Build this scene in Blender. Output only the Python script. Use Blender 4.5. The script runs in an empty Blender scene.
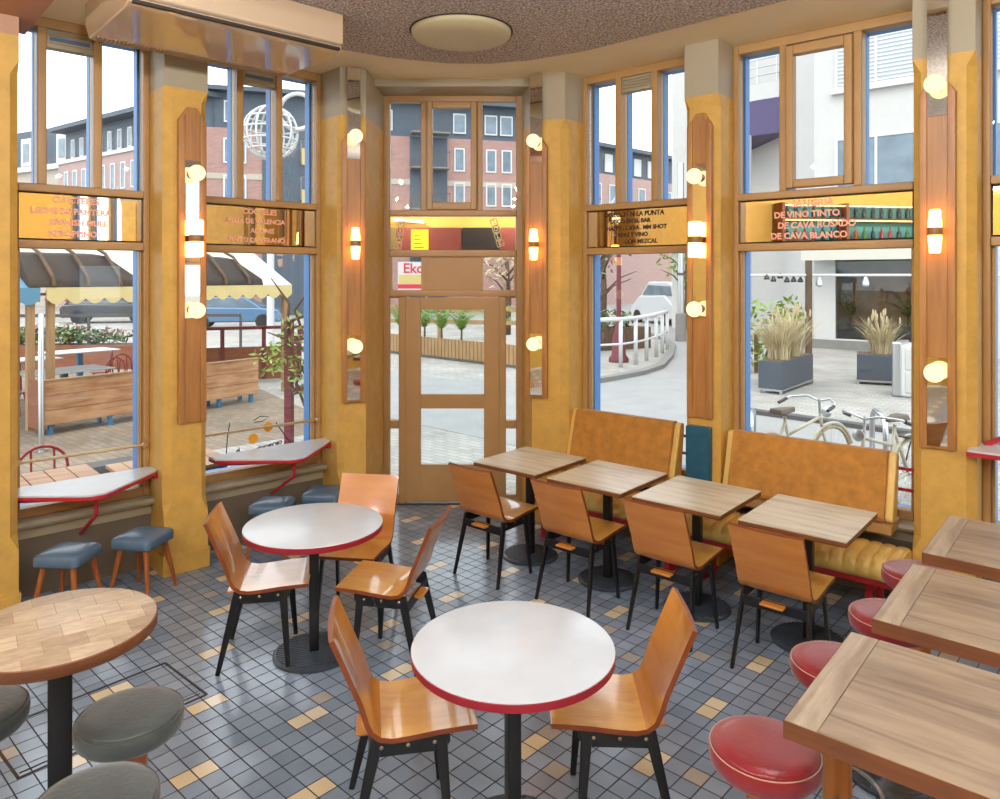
import bpy, bmesh, math, random
from mathutils import Vector, Matrix
random.seed(7)
C = bpy.context.scene.collection
PI = math.pi

# ------------------------------------------------------------------ helpers
def lin(h):
    h = h.lstrip('#'); v = [int(h[i:i+2], 16)/255 for i in (0, 2, 4)]
    return tuple(x/12.92 if x <= .04045 else ((x+.055)/1.055)**2.4 for x in v)

def ob(name, me, parent=None):
    o = bpy.data.objects.new(name, me); C.objects.link(o)
    if parent is not None: o.parent = parent
    return o

def tag(o, label=None, cat=None, group=None, kind=None):
    if label: o['label'] = label
    if cat: o['category'] = cat
    if group: o['group'] = group
    if kind: o['kind'] = kind
    return o

def thing(name, label, cat, loc=(0, 0, 0), rz=0.0, group=None):
    o = bpy.data.objects.new(name, None); C.objects.link(o)
    o.empty_display_size = .1
    o.location = loc; o.rotation_euler = (0, 0, rz)
    return tag(o, label, cat, group)

def struct(name, loc=(0, 0, 0), rz=0.0):
    o = bpy.data.objects.new(name, None); C.objects.link(o)
    o.location = loc; o.rotation_euler = (0, 0, rz); o['kind'] = 'structure'
    return o

def kids(o): return [x for x in bpy.data.objects if x.parent == o]

def copy_tree(o, parent=None, ch=None):
    if ch is None:
        ch = {}
        for x in bpy.data.objects:
            if x.parent: ch.setdefault(x.parent.name, []).append(x)
    c = o.copy(); C.objects.link(c)
    if parent is not None: c.parent = parent
    for k in ch.get(o.name, []): copy_tree(k, c, ch)
    return c

def place(o, loc, rz=None, label=None, group=None):
    o.location = loc
    if rz is not None: o.rotation_euler = (0, 0, rz)
    if label: o['label'] = label
    if group: o['group'] = group
    return o

class MB:
    """collects geometry for ONE mesh object"""
    def __init__(s): s.v = []; s.f = []; s.m = []
    def add(s, vs, fs, mi=0):
        n = len(s.v); s.v += [tuple(v) for v in vs]
        s.f += [tuple(i+n for i in f) for f in fs]; s.m += [mi]*len(fs); return s
    def box(s, x0, x1, y0, y1, z0, z1, mi=0, M=None):
        vs = [Vector((x, y, z)) for z in (z0, z1) for y in (y0, y1) for x in (x0, x1)]
        if M is not None: vs = [M @ v for v in vs]
        return s.add(vs, [(0, 2, 3, 1), (4, 5, 7, 6), (0, 1, 5, 4), (2, 6, 7, 3), (0, 4, 6, 2), (1, 3, 7, 5)], mi)
    def prism(s, poly, z0, z1, mi=0, M=None):
        n = len(poly)
        vs = [Vector((p[0], p[1], z0)) for p in poly]+[Vector((p[0], p[1], z1)) for p in poly]
        if M is not None: vs = [M @ v for v in vs]
        return s.add(vs, [tuple(range(n))[::-1], tuple(range(n, 2*n))]+[(i, (i+1) % n, n+(i+1) % n, n+i) for i in range(n)], mi)
    def loft(s, rings, mi=0, cap=True):
        n = len(rings[0]); vs = [v for r in rings for v in r]; fs = []
        for k in range(len(rings)-1):
            for i in range(n):
                j = (i+1) % n; fs.append((k*n+i, k*n+j, (k+1)*n+j, (k+1)*n+i))
        if cap: fs += [tuple(range(n))[::-1], tuple(range((len(rings)-1)*n, len(rings)*n))]
        return s.add(vs, fs, mi)
    def lathe(s, prof, n=24, mi=0, c=(0, 0, 0), cap=True, M=None):
        rings = []
        for r, z in prof:
            ring = [Vector((c[0]+r*math.cos(2*PI*i/n), c[1]+r*math.sin(2*PI*i/n), c[2]+z)) for i in range(n)]
            if M is not None: ring = [M @ v for v in ring]
            rings.append(ring)
        return s.loft(rings, mi, cap)
    def tube(s, pts, r, n=8, mi=0, closed=False):
        pts = [Vector(p) for p in pts]; rs = r if isinstance(r, (list, tuple)) else [r]*len(pts)
        rings = []; prev = None
        for i, p in enumerate(pts):
            a = pts[i-1] if (i > 0 or closed) else p
            b = pts[(i+1) % len(pts)] if (i < len(pts)-1 or closed) else p
            t = (b-a).normalized()
            if prev is None:
                prev = t.orthogonal().normalized()
            prev = (prev-t*prev.dot(t))
            prev = prev.normalized() if prev.length > 1e-6 else t.orthogonal().normalized()
            q = t.cross(prev)
            rings.append([p+(prev*math.cos(2*PI*k/n)+q*math.sin(2*PI*k/n))*rs[i] for k in range(n)])
        if closed: rings.append(rings[0])
        return s.loft(rings, mi, not closed)
    def bar(s, a, b, w, h, mi=0, w2=None, h2=None, up=(0, 0, 1)):
        a = Vector(a); b = Vector(b); t = (b-a).normalized(); up = Vector(up)
        x = t.cross(up)
        x = x.normalized() if x.length > 1e-5 else Vector((1, 0, 0))
        y = x.cross(t); w2 = w if w2 is None else w2; h2 = h if h2 is None else h2
        R = lambda p, W, H: [p+x*W/2*i+y*H/2*j for i, j in ((-1, -1), (1, -1), (1, 1), (-1, 1))]
        return s.loft([R(a, w, h), R(b, w2, h2)], mi)
    def sphere(s, c, r, n=20, m=12, mi=0, sc=(1, 1, 1)):
        rings = []
        for k in range(m+1):
            a = -PI/2+PI*k/m; rr = max(r*math.cos(a), 1e-4)
            rings.append([Vector((c[0]+sc[0]*rr*math.cos(2*PI*i/n), c[1]+sc[1]*rr*math.sin(2*PI*i/n), c[2]+sc[2]*r*math.sin(a))) for i in range(n)])
        return s.loft(rings, mi)
    def build(s, name, mats, parent=None, smooth=False, bevel=0, seg=2, sub=0, loc=None, auto=None):
        me = bpy.data.meshes.new(name); me.from_pydata(s.v, [], s.f)
        for m in (mats if isinstance(mats, (list, tuple)) else [mats]): me.materials.append(m)
        if any(s.m): me.polygons.foreach_set('material_index', s.m)
        bm = bmesh.new(); bm.from_mesh(me); bmesh.ops.recalc_face_normals(bm, faces=bm.faces)
        if auto is not None:
            for e in bm.edges:
                if len(e.link_faces) == 2 and e.calc_face_angle(0) > math.radians(auto): e.smooth = False
            smooth = True
        for f in bm.faces: f.smooth = smooth
        bm.to_mesh(me); bm.free()
        o = ob(name, me, parent)
        if loc: o.location = loc
        if bevel:
            b = o.modifiers.new('bevel', 'BEVEL'); b.width = bevel; b.segments = seg; b.limit_method = 'ANGLE'; b.angle_limit = math.radians(40)
            b.harden_normals = False
            for p in me.polygons: p.use_smooth = True
            w = o.modifiers.new('wn', 'WEIGHTED_NORMAL'); w.keep_sharp = True
        if sub:
            q = o.modifiers.new('sub', 'SUBSURF'); q.levels = q.render_levels = sub
        return o

def text(body, size, mat, parent, loc, rot=(PI/2, 0, 0), name='lettering', align='CENTER', sx=1, shear=0.0, extrude=.0004, offset=0.0, space=1.0):
    cu = bpy.data.curves.new(name, 'FONT'); cu.body = body; cu.size = size; cu.align_x = align; cu.align_y = 'CENTER'
    cu.extrude = extrude; cu.shear = shear; cu.offset = offset; cu.space_line = space; cu.resolution_u = 3
    cu.materials.append(mat)
    o = ob(name, cu, parent); o.location = loc; o.rotation_euler = rot; o.scale = (sx, 1, 1)
    return o

# ------------------------------------------------------------------ materials
def nmat(name):
    m = bpy.data.materials.new(name); m.use_nodes = True
    nt = m.node_tree; return m, nt, nt.nodes['Principled BSDF']

def N(nt, typ, **kw):
    n = nt.nodes.new(typ)
    for k, v in kw.items():
        if k in n.inputs: n.inputs[k].default_value = v
        else: setattr(n, k, v)
    return n

def ramp(nt, stops, fac):
    r = nt.nodes.new('ShaderNodeValToRGB'); e = r.color_ramp.elements
    while len(e) < len(stops): e.new(.5)
    for i, (p, col) in enumerate(stops):
        e[i].position = p; e[i].color = (*col, 1)
    nt.links.new(fac, r.inputs['Fac']); return r.outputs['Color']

def coords(nt, scale=(1, 1, 1), kind='Object', rot=(0, 0, 0)):
    tc = nt.nodes.new('ShaderNodeTexCoord'); mp = nt.nodes.new('ShaderNodeMapping')
    mp.inputs['Scale'].default_value = scale; mp.inputs['Rotation'].default_value = rot
    nt.links.new(tc.outputs[kind], mp.inputs['Vector']); return mp.outputs['Vector']

def plain(name, hexc, rough=.5, metal=0.0, var=.0, vscale=6.0, bump=0.0, bscale=60.0, spec=.5, coat=0.0, sheen=0.0):
    m, nt, b = nmat(name); col = lin(hexc)
    b.inputs['Base Color'].default_value = (*col, 1); b.inputs['Roughness'].default_value = rough
    b.inputs['Metallic'].default_value = metal; b.inputs['Specular IOR Level'].default_value = spec
    b.inputs['Coat Weight'].default_value = coat; b.inputs['Sheen Weight'].default_value = sheen
    if var:
        no = N(nt, 'ShaderNodeTexNoise', Scale=vscale, Detail=5.0); nt.links.new(coords(nt), no.inputs['Vector'])
        c = ramp(nt, [(.3, tuple(x*(1-var) for x in col)), (.7, tuple(min(1, x*(1+var)) for x in col))], no.outputs['Fac'])
        nt.links.new(c, b.inputs['Base Color'])
    if bump:
        n2 = N(nt, 'ShaderNodeTexNoise', Scale=bscale, Detail=3.0); nt.links.new(coords(nt), n2.inputs['Vector'])
        bp = N(nt, 'ShaderNodeBump', Strength=bump, Distance=.01); nt.links.new(n2.outputs['Fac'], bp.inputs['Height'])
        nt.links.new(bp.outputs['Normal'], b.inputs['Normal'])
    return m

def wood(name, c1, c2, axis='X', scale=1.0, rough=.4, coat=0.0, planks=0.0, c3=None, stretch=14.0, bump=.08):
    """streaky grain along a local axis; planks>0 adds board-to-board tone changes across the other axis"""
    m, nt, b = nmat(name)
    sc = {'X': (1, stretch, stretch), 'Y': (stretch, 1, stretch), 'Z': (stretch, stretch, 1)}[axis]
    v = coords(nt, tuple(x*scale for x in sc))
    no = N(nt, 'ShaderNodeTexNoise', Scale=1.6, Detail=8.0, Roughness=.62, Distortion=.6); nt.links.new(v, no.inputs['Vector'])
    n2 = N(nt, 'ShaderNodeTexNoise', Scale=2.2, Detail=3.0); nt.links.new(coords(nt, (scale, scale, scale)), n2.inputs['Vector'])
    mx = N(nt, 'ShaderNodeMath', operation='MULTIPLY_ADD'); mx.inputs[1].default_value = .35
    nt.links.new(n2.outputs['Fac'], mx.inputs[0]); nt.links.new(no.outputs['Fac'], mx.inputs[2])
    sb = N(nt, 'ShaderNodeMath', operation='SUBTRACT'); nt.links.new(mx.outputs[0], sb.inputs[0]); sb.inputs[1].default_value = .175
    stops = [(.3, lin(c1)), (.68, lin(c2))]
    if c3: stops = [(.22, lin(c3)), (.36, lin(c1)), (.6, lin(c2))]
    c = ramp(nt, stops, sb.outputs[0]); nt.links.new(c, b.inputs['Base Color'])
    b.inputs['Roughness'].default_value = rough; b.inputs['Coat Weight'].default_value = coat; b.inputs['Coat Roughness'].default_value = .07
    if bump:
        bp = N(nt, 'ShaderNodeBump', Strength=bump, Distance=.004); nt.links.new(no.outputs['Fac'], bp.inputs['Height'])
        nt.links.new(bp.outputs['Normal'], b.inputs['Normal'])
    return m

def glow(name, hexc, strength):
    m, nt, b = nmat(name); nt.nodes.remove(b)
    e = N(nt, 'ShaderNodeEmission', Strength=strength); e.inputs['Color'].default_value = (*lin(hexc), 1)
    nt.links.new(e.outputs[0], nt.nodes['Material Output'].inputs['Surface']); return m

def glass(name, tint='#ffffff', refl=.9):
    m, nt, b = nmat(name); nt.nodes.remove(b)
    t = nt.nodes.new('ShaderNodeBsdfTransparent'); t.inputs['Color'].default_value = (*lin(tint), 1)
    g = nt.nodes.new('ShaderNodeBsdfGlossy'); g.inputs['Roughness'].default_value = .0
    fr = N(nt, 'ShaderNodeFresnel', IOR=1.45); mu = N(nt, 'ShaderNodeMath', operation='MULTIPLY'); mu.inputs[1].default_value = refl
    nt.links.new(fr.outputs[0], mu.inputs[0])
    mix = nt.nodes.new('ShaderNodeMixShader'); nt.links.new(mu.outputs[0], mix.inputs[0])
    nt.links.new(t.outputs[0], mix.inputs[1]); nt.links.new(g.outputs[0], mix.inputs[2])
    nt.links.new(mix.outputs[0], nt.nodes['Material Output'].inputs['Surface']); return m

def brick(name, c1, c2, mortar, scale=1.0, bw=.22, bh=.065, rough=.85, kind='Object', ms=.008):
    m, nt, b = nmat(name)
    tc = nt.nodes.new('ShaderNodeTexCoord'); sp = nt.nodes.new('ShaderNodeSeparateXYZ'); cb = nt.nodes.new('ShaderNodeCombineXYZ')
    nt.links.new(tc.outputs[kind], sp.inputs[0])
    ad = N(nt, 'ShaderNodeMath', operation='ADD'); nt.links.new(sp.outputs[0], ad.inputs[0]); nt.links.new(sp.outputs[1], ad.inputs[1])
    nt.links.new(ad.outputs[0], cb.inputs[0]); nt.links.new(sp.outputs[2], cb.inputs[1])
    br = N(nt, 'ShaderNodeTexBrick', Scale=scale); br.inputs['Brick Width'].default_value = bw; br.inputs['Row Height'].default_value = bh
    br.inputs['Mortar Size'].default_value = ms; br.inputs['Color1'].default_value = (*lin(c1), 1)
    br.inputs['Color2'].default_value = (*lin(c2), 1); br.inputs['Mortar'].default_value = (*lin(mortar), 1)
    nt.links.new(cb.outputs[0], br.inputs['Vector']); nt.links.new(br.outputs['Color'], b.inputs['Base Color'])
    b.inputs['Roughness'].default_value = rough; return m

def zpaint(name, low, high, zsplit):
    """ochre plaster below a paint line, grey-beige above it"""
    m, nt, b = nmat(name)
    ge = nt.nodes.new('ShaderNodeNewGeometry'); sp = nt.nodes.new('ShaderNodeSeparateXYZ'); nt.links.new(ge.outputs['Position'], sp.inputs[0])
    gt = N(nt, 'ShaderNodeMath', operation='GREATER_THAN'); gt.inputs[1].default_value = zsplit; nt.links.new(sp.outputs[2], gt.inputs[0])
    no = N(nt, 'ShaderNodeTexNoise', Scale=9.0, Detail=6.0, Roughness=.65); nt.links.new(ge.outputs['Position'], no.inputs['Vector'])
    l = lin(low)
    c = ramp(nt, [(.3, tuple(x*.86 for x in l)), (.7, tuple(x*1.1 for x in l))], no.outputs['Fac'])
    mx = N(nt, 'ShaderNodeMix', data_type='RGBA'); nt.links.new(gt.outputs[0], mx.inputs[0])
    nt.links.new(c, mx.inputs[6]); mx.inputs[7].default_value = (*lin(high), 1)
    nt.links.new(mx.outputs[2], b.inputs['Base Color']); b.inputs['Roughness'].default_value = .55
    n2 = N(nt, 'ShaderNodeTexNoise', Scale=55.0, Detail=4.0); nt.links.new(ge.outputs['Position'], n2.inputs['Vector'])
    bp = N(nt, 'ShaderNodeBump', Strength=.25, Distance=.004); nt.links.new(n2.outputs['Fac'], bp.inputs['Height']); nt.links.new(bp.outputs['Normal'], b.inputs['Normal'])
    return m

M = {}
M['wall'] = zpaint('ochre_plaster', '#d5a850', '#aaa088', 3.56)
M['wallb'] = plain('back_wall_paint', '#d6a94e', .6, var=.05)
M['soffit'] = plain('cream_soffit', '#f3e4bf', .6, var=.03, vscale=3)
M['apron'] = plain('taupe_apron', '#6b5f4f', .6, var=.08, vscale=5)
M['sill'] = plain('sill_paint', '#a79d84', .4, var=.05)
M['frame'] = plain('brown_frame_paint', '#b38c58', .42, var=.06, vscale=4)
M['blue'] = plain('blue_outer_paint', '#3f7fc4', .5)
M['door'] = plain('brown_door_paint', '#b08a58', .4, var=.05, vscale=4)
M['glass'] = glass('window_glass', '#fbfdfd', .8)
M['frost'] = glass('door_glass', '#f4f8f8', .8)
m, nt, b = nmat('mirror_glass'); b.inputs['Metallic'].default_value = 1; b.inputs['Roughness'].default_value = .015; b.inputs['Base Color'].default_value = (.86, .8, .68, 1); M['mirror'] = m
m, nt, b = nmat('mirror_strip_glass'); b.inputs['Metallic'].default_value = 1; b.inputs['Roughness'].default_value = .03; b.inputs['Base Color'].default_value = (.8, .78, .72, 1); M['strip'] = m
M['letter'] = plain('pink_lettering', '#ffb79a', .5)
M['letterw'] = plain('gold_lettering', '#f3dfae', .4)
M['letterd'] = plain('dark_lettering', '#3a2a18', .5)
M['board'] = wood('oak_lamp_board', '#95602f', '#ba8448', 'Z', .8, .4)
M['bulb'] = glow('warm_globe_bulb', '#ffdca6', 1.7)
M['tubelamp'] = glow('warm_tube_lamp', '#ffb765', 9)
M['socket'] = plain('lamp_socket', '#9a6a3c', .4)
M['ac'] = plain('beige_ac_plastic', '#cfb597', .12, coat=1.0)
M['acg'] = plain('ac_grille', '#a98e6c', .5)
M['dark'] = plain('dark_gap', '#2a2420', .6)
M['disc'] = plain('disc_cover', '#c6bb94', .5)
M['ply'] = wood('honey_plywood', '#cf8c36', '#ebb75f', 'Y', 1.1, .28, 1.0, stretch=9, bump=0)
M['plyb'] = wood('orange_plywood_back', '#c07326', '#da923e', 'X', 1.1, .28, .9, stretch=5, bump=0)
M['edge'] = plain('plywood_edge', '#7e3d17', .4, var=.1, vscale=30)
M['black'] = plain('black_steel', '#14161a', .35, spec=.5)
M['chrome'] = plain('steel_rivet', '#b9b4a4', .25, 1.0)
M['white'] = plain('white_laminate', '#d0d8df', .22, var=.03, vscale=9)
M['red'] = plain('red_edge', '#961a2a', .4)
M['redm'] = plain('red_steel', '#b3202e', .4)
M['top'] = wood('pale_oak_top', '#c2b294', '#e0d3b9', 'X', 1.3, .34, 0, c3='#a28d6c', stretch=10, bump=.1)
M['topb'] = wood('weathered_oak_top', '#7d6954', '#a08b72', 'X', 1.2, .4, 0, c3='#5f4b39', stretch=9, bump=.25)
M['topbe'] = wood('breadboard_end', '#8e7b65', '#b3a189', 'Y', 1.2, .45, 0, c3='#7f6c58', stretch=9, bump=.25)
M['oedge'] = wood('dark_oak_edge', '#5e3519', '#804c28', 'X', 1.0, .45)
M['vinyl'] = plain('yellow_vinyl', '#ecc56c', .32, var=.06, vscale=7, bump=.15, bscale=40)
M['velvet'] = plain('ochre_velvet', '#bb7f2c', .7, var=.2, vscale=14, bump=.4, bscale=150, sheen=.2)
M['teal'] = plain('teal_velvet', '#0c5068', .75, var=.18, vscale=12, sheen=.12)
M['leatherb'] = plain('blue_leather', '#55708a', .25, var=.06, vscale=12, bump=.12, bscale=90)
M['leatherg'] = plain('grey_green_velvet', '#3b4342', .5, var=.18, vscale=16, bump=.2, bscale=60, sheen=.3)
M['leatherr'] = plain('red_leather', '#8c1c24', .3, var=.08, vscale=12, bump=.08, bscale=60, sheen=.25)
M['pipe'] = plain('pale_piping', '#c9988a', .5)
M['legw'] = wood('reddish_wood_leg', '#8e4a22', '#b4662f', 'Z', 1, .4)
M['legr'] = wood('warm_wood_post', '#a0612a', '#c98445', 'Z', 1, .4)
M['base'] = plain('black_iron_base', '#3b444f', .32)
M['steel'] = plain('brushed_steel', '#b8bbbd', .3, 1.0)
M['alu'] = plain('satin_rail', '#c9b08a', .3, .6)

# end grain block top
m, nt, b = nmat('end_grain_blocks')
br = N(nt, 'ShaderNodeTexBrick', Scale=1.0); br.offset = .5
for k, v in (('Brick Width', .125), ('Row Height', .1), ('Mortar Size', .0012), ('Bias', 0.0)): br.inputs[k].default_value = v
br.inputs['Color1'].default_value = (*lin('#cdb89c'), 1); br.inputs['Color2'].default_value = (*lin('#a38c72'), 1); br.inputs['Mortar'].default_value = (*lin('#9a8062'), 1)
nt.links.new(coords(nt, rot=(0, 0, -.1)), br.inputs['Vector'])
no = N(nt, 'ShaderNodeTexNoise', Scale=14.0, Detail=8.0, Roughness=.7); nt.links.new(coords(nt, (1, 3, 1)), no.inputs['Vector'])
mx = N(nt, 'ShaderNodeMix', data_type='RGBA', blend_type='OVERLAY'); mx.inputs[0].default_value = .7
nt.links.new(br.outputs['Color'], mx.inputs[6]); nt.links.new(no.outputs['Fac'], mx.inputs[7]); nt.links.new(mx.outputs[2], b.inputs['Base Color'])
b.inputs['Roughness'].default_value = .45; M['blocks'] = m

# popcorn ceiling
m, nt, b = nmat('popcorn_ceiling')
no = N(nt, 'ShaderNodeTexNoise', Scale=60.0, Detail=2.5, Roughness=.6); nt.links.new(coords(nt), no.inputs['Vector'])
nt.links.new(ramp(nt, [(.36, lin('#7d7068')), (.5, lin('#b8aaa0')), (.64, lin('#e6dcd2'))], no.outputs['Fac']), b.inputs['Base Color'])
bp = N(nt, 'ShaderNodeBump', Strength=1.0, Distance=.02); nt.links.new(no.outputs['Fac'], bp.inputs['Height']); nt.links.new(bp.outputs['Normal'], b.inputs['Normal'])
b.inputs['Roughness'].default_value = .9; M['popcorn'] = m

# floor tile
m, nt, b = nmat('slate_tiles')
at = N(nt, 'ShaderNodeAttribute', attribute_name='tile_col'); uv = nt.nodes.new('ShaderNodeUVMap'); uv.uv_map = 'UVMap'
sp = nt.nodes.new('ShaderNodeSeparateXYZ'); nt.links.new(uv.outputs[0], sp.inputs[0])
ds = []
for k in (0, 1):
    a = N(nt, 'ShaderNodeMath', operation='SUBTRACT'); nt.links.new(sp.outputs[k], a.inputs[0]); a.inputs[1].default_value = .5
    d = N(nt, 'ShaderNodeMath', operation='ABSOLUTE'); nt.links.new(a.outputs[0], d.inputs[0]); ds.append(d)
mxx = N(nt, 'ShaderNodeMath', operation='MAXIMUM'); nt.links.new(ds[0].outputs[0], mxx.inputs[0]); nt.links.new(ds[1].outputs[0], mxx.inputs[1])
gr = N(nt, 'ShaderNodeMapRange'); gr.inputs[1].default_value = .462; gr.inputs[2].default_value = .476; nt.links.new(mxx.outputs[0], gr.inputs[0])
no = N(nt, 'ShaderNodeTexNoise', Scale=3.0, Detail=6.0); nt.links.new(coords(nt), no.inputs['Vector'])
mu = N(nt, 'ShaderNodeMix', data_type='RGBA', blend_type='OVERLAY'); mu.inputs[0].default_value = .22; nt.links.new(at.outputs['Color'], mu.inputs[6]); nt.links.new(no.outputs['Fac'], mu.inputs[7])
mx = N(nt, 'ShaderNodeMix', data_type='RGBA'); nt.links.new(gr.outputs[0], mx.inputs[0]); nt.links.new(mu.outputs[2], mx.inputs[6]); mx.inputs[7].default_value = (*lin('#2c2f36'), 1)
nt.links.new(mx.outputs[2], b.inputs['Base Color'])
rr = N(nt, 'ShaderNodeMapRange'); rr.inputs[3].default_value = .17; rr.inputs[4].default_value = .8; nt.links.new(gr.outputs[0], rr.inputs[0]); nt.links.new(rr.outputs[0], b.inputs['Roughness'])
bp = N(nt, 'ShaderNodeBump', Strength=.5, Distance=.004); bp.invert = True; nt.links.new(gr.outputs[0], bp.inputs['Height']); nt.links.new(bp.outputs['Normal'], b.inputs['Normal'])
M['tiles'] = m

# exterior
M['brickred'] = brick('red_brick', '#b0776b', '#c08d82', '#cbbab0', 1, .24, .075)
M['brickpink'] = brick('pale_brick', '#bd9088', '#c8a29a', '#d2c4bc', 1, .24, .075)
M['slateroof'] = plain('dark_attic', '#51606e', .6, var=.1)
M['extwhite'] = plain('white_render', '#e4e2dd', .8, var=.03, bump=.3, bscale=30)
M['extcream'] = plain('cream_stone', '#cfc4b2', .8, var=.08)
M['winwhite'] = plain('white_window_frame', '#eef0f0', .5)
M['winglass'] = plain('far_window_glass', '#7f93a0', .12, var=.25, vscale=1.5)
M['blind'] = plain('slatted_blind', '#cfd8dd', .6)
M['purple'] = plain('purple_soffit', '#5a4f7a', .7)
def setts(name, c1, c2, mo, rot=.7):
    m, nt, b = nmat(name); br = N(nt, 'ShaderNodeTexBrick', Scale=1.0)
    for k, v in (('Brick Width', .24), ('Row Height', .12), ('Mortar Size', .008)): br.inputs[k].default_value = v
    for k, v in (('Color1', c1), ('Color2', c2), ('Mortar', mo)): br.inputs[k].default_value = (*[x*.62 for x in lin(v)], 1)  # colours darkened to offset the strong sky, like the other street materials
    nt.links.new(coords(nt, rot=(0, 0, rot)), br.inputs['Vector'])
    no = N(nt, 'ShaderNodeTexNoise', Scale=.7, Detail=6.0); nt.links.new(coords(nt), no.inputs['Vector'])
    mx = N(nt, 'ShaderNodeMix', data_type='RGBA', blend_type='OVERLAY'); mx.inputs[0].default_value = .5; nt.links.new(br.outputs['Color'], mx.inputs[6]); nt.links.new(no.outputs['Fac'], mx.inputs[7])
    nt.links.new(mx.outputs[2], b.inputs['Base Color']); b.inputs['Roughness'].default_value = .8; return m
M['paving'] = setts('street_setts', '#b0aba2', '#c4bfb6', '#8f8b84'); M['terrace'] = setts('terrace_setts', '#a08c74', '#8a7862', '#6f6252')
M['asphalt'] = plain('pale_road', '#a9a8a5', .7, var=.08, vscale=2, bump=.1, bscale=50)
M['kerb'] = plain('stone_kerb', '#8f8d88', .8, var=.1)
M['kerbd'] = plain('dark_kerb', '#5b5a58', .8, var=.1)
M['pine'] = wood('knotty_pine', '#b2784c', '#d9a777', 'X', 1.0, .55, c3='#8c5230', stretch=7)
M['redwood'] = wood('reddish_planks', '#8a4a2e', '#a8623f', 'X', 1, .6)
M['bluem'] = plain('blue_legs', '#2f86b5', .5)
M['canvas'] = plain('cream_canvas', '#f2dc98', .75, var=.05, vscale=4)
M['canvasw'] = plain('white_canvas', '#eee6d4', .75)
M['canvasb'] = plain('blue_canvas', '#5f9fc0', .75)
M['tarp'] = plain('brown_tarp', '#2c211b', .8, var=.12, vscale=5)
M['post'] = wood('tan_post', '#a77c4c', '#c79e6b', 'Z', 1, .6)
M['redpost'] = plain('dark_red_steel', '#7c2734', .5)
M['leaf'] = plain('fresh_leaves', '#8fae45', .6, var=.35, vscale=3)
M['leafd'] = plain('dark_leaves', '#5f7a3c', .6, var=.35, vscale=3)
M['palm'] = plain('palm_fronds', '#7fae3e', .55, var=.3, vscale=2)
M['straw'] = plain('dry_grass', '#d8c69a', .8, var=.2, vscale=4)
M['flower'] = plain('red_blossom', '#c96a62', .7, var=.2)
M['bark'] = plain('bark', '#6b5340', .9, var=.2)
M['greyp'] = plain('slate_planter', '#4a5866', .55, var=.06)
M['cream'] = plain('cream_bike_paint', '#d9cfb4', .35)
M['rubber'] = plain('tyre_rubber', '#b9a987', .7)
M['saddle'] = plain('brown_saddle', '#6b5640', .5)
M['carw'] = plain('white_van_paint', '#e8eaec', .25, coat=.5)
M['card'] = plain('dark_car_paint', '#3a3f48', .25, coat=.5)
M['carb'] = plain('blue_car_paint', '#5b86ad', .25, coat=.5)
M['whitem'] = plain('white_steel', '#f0f0ee', .4)
M['yellow'] = plain('yellow_panel', '#e0c878', .6)
M['sticker'] = plain('yellow_sticker', '#eda51c', .5)
M['ink'] = plain('black_ink', '#1c1c1e', .5)
M['chairred'] = plain('red_metal_chair', '#c03a38', .4)
M['maroon'] = plain('maroon_panel', '#6e2618', .5, var=.15, vscale=3)
M['tealwall'] = plain('teal_bar_wall', '#3f8a90', .5, var=.06)
M['signy'] = plain('yellow_sign', '#f2cf1c', .5)
M['khaki'] = plain('khaki_panel', '#6b5a2c', .6)

# daylight outside is strong: street colours are darkened so they do not overexpose
for k in ('brickred brickpink slateroof extwhite extcream winwhite winglass blind purple asphalt kerb kerbd pine redwood bluem canvas canvasw canvasb tarp post redpost leaf leafd palm straw flower bark greyp cream rubber saddle carw card carb whitem yellow chairred'.split()):
    for nd in M[k].node_tree.nodes:
        if nd.type == 'VALTORGB':
            for e in nd.color_ramp.elements: e.color = [c*.6 for c in e.color[:3]]+[1]
        for nm in ('Base Color', 'Color1', 'Color2', 'Mortar'):
            if nm in nd.inputs: nd.inputs[nm].default_value = [c*.6 for c in nd.inputs[nm].default_value[:3]]+[1]

# ------------------------------------------------------------------ plan
A0 = Vector((-3.29, 5.07)); UL = Vector((.737, .676)); NL = Vector((.676, -.737)); AL = math.atan2(UL.y, UL.x)
B0 = Vector((1.763, 5.90)); UR = Vector((.765, -.644)); NR = Vector((-.644, -.765)); AR = math.atan2(UR.y, UR.x)
def FL(s, d, z=0): p = A0+UL*s+NL*d; return Vector((p.x, p.y, z))
def FR(s, d, z=0): p = B0+UR*s+NR*d; return Vector((p.x, p.y, z))
ZC = 3.97

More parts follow.
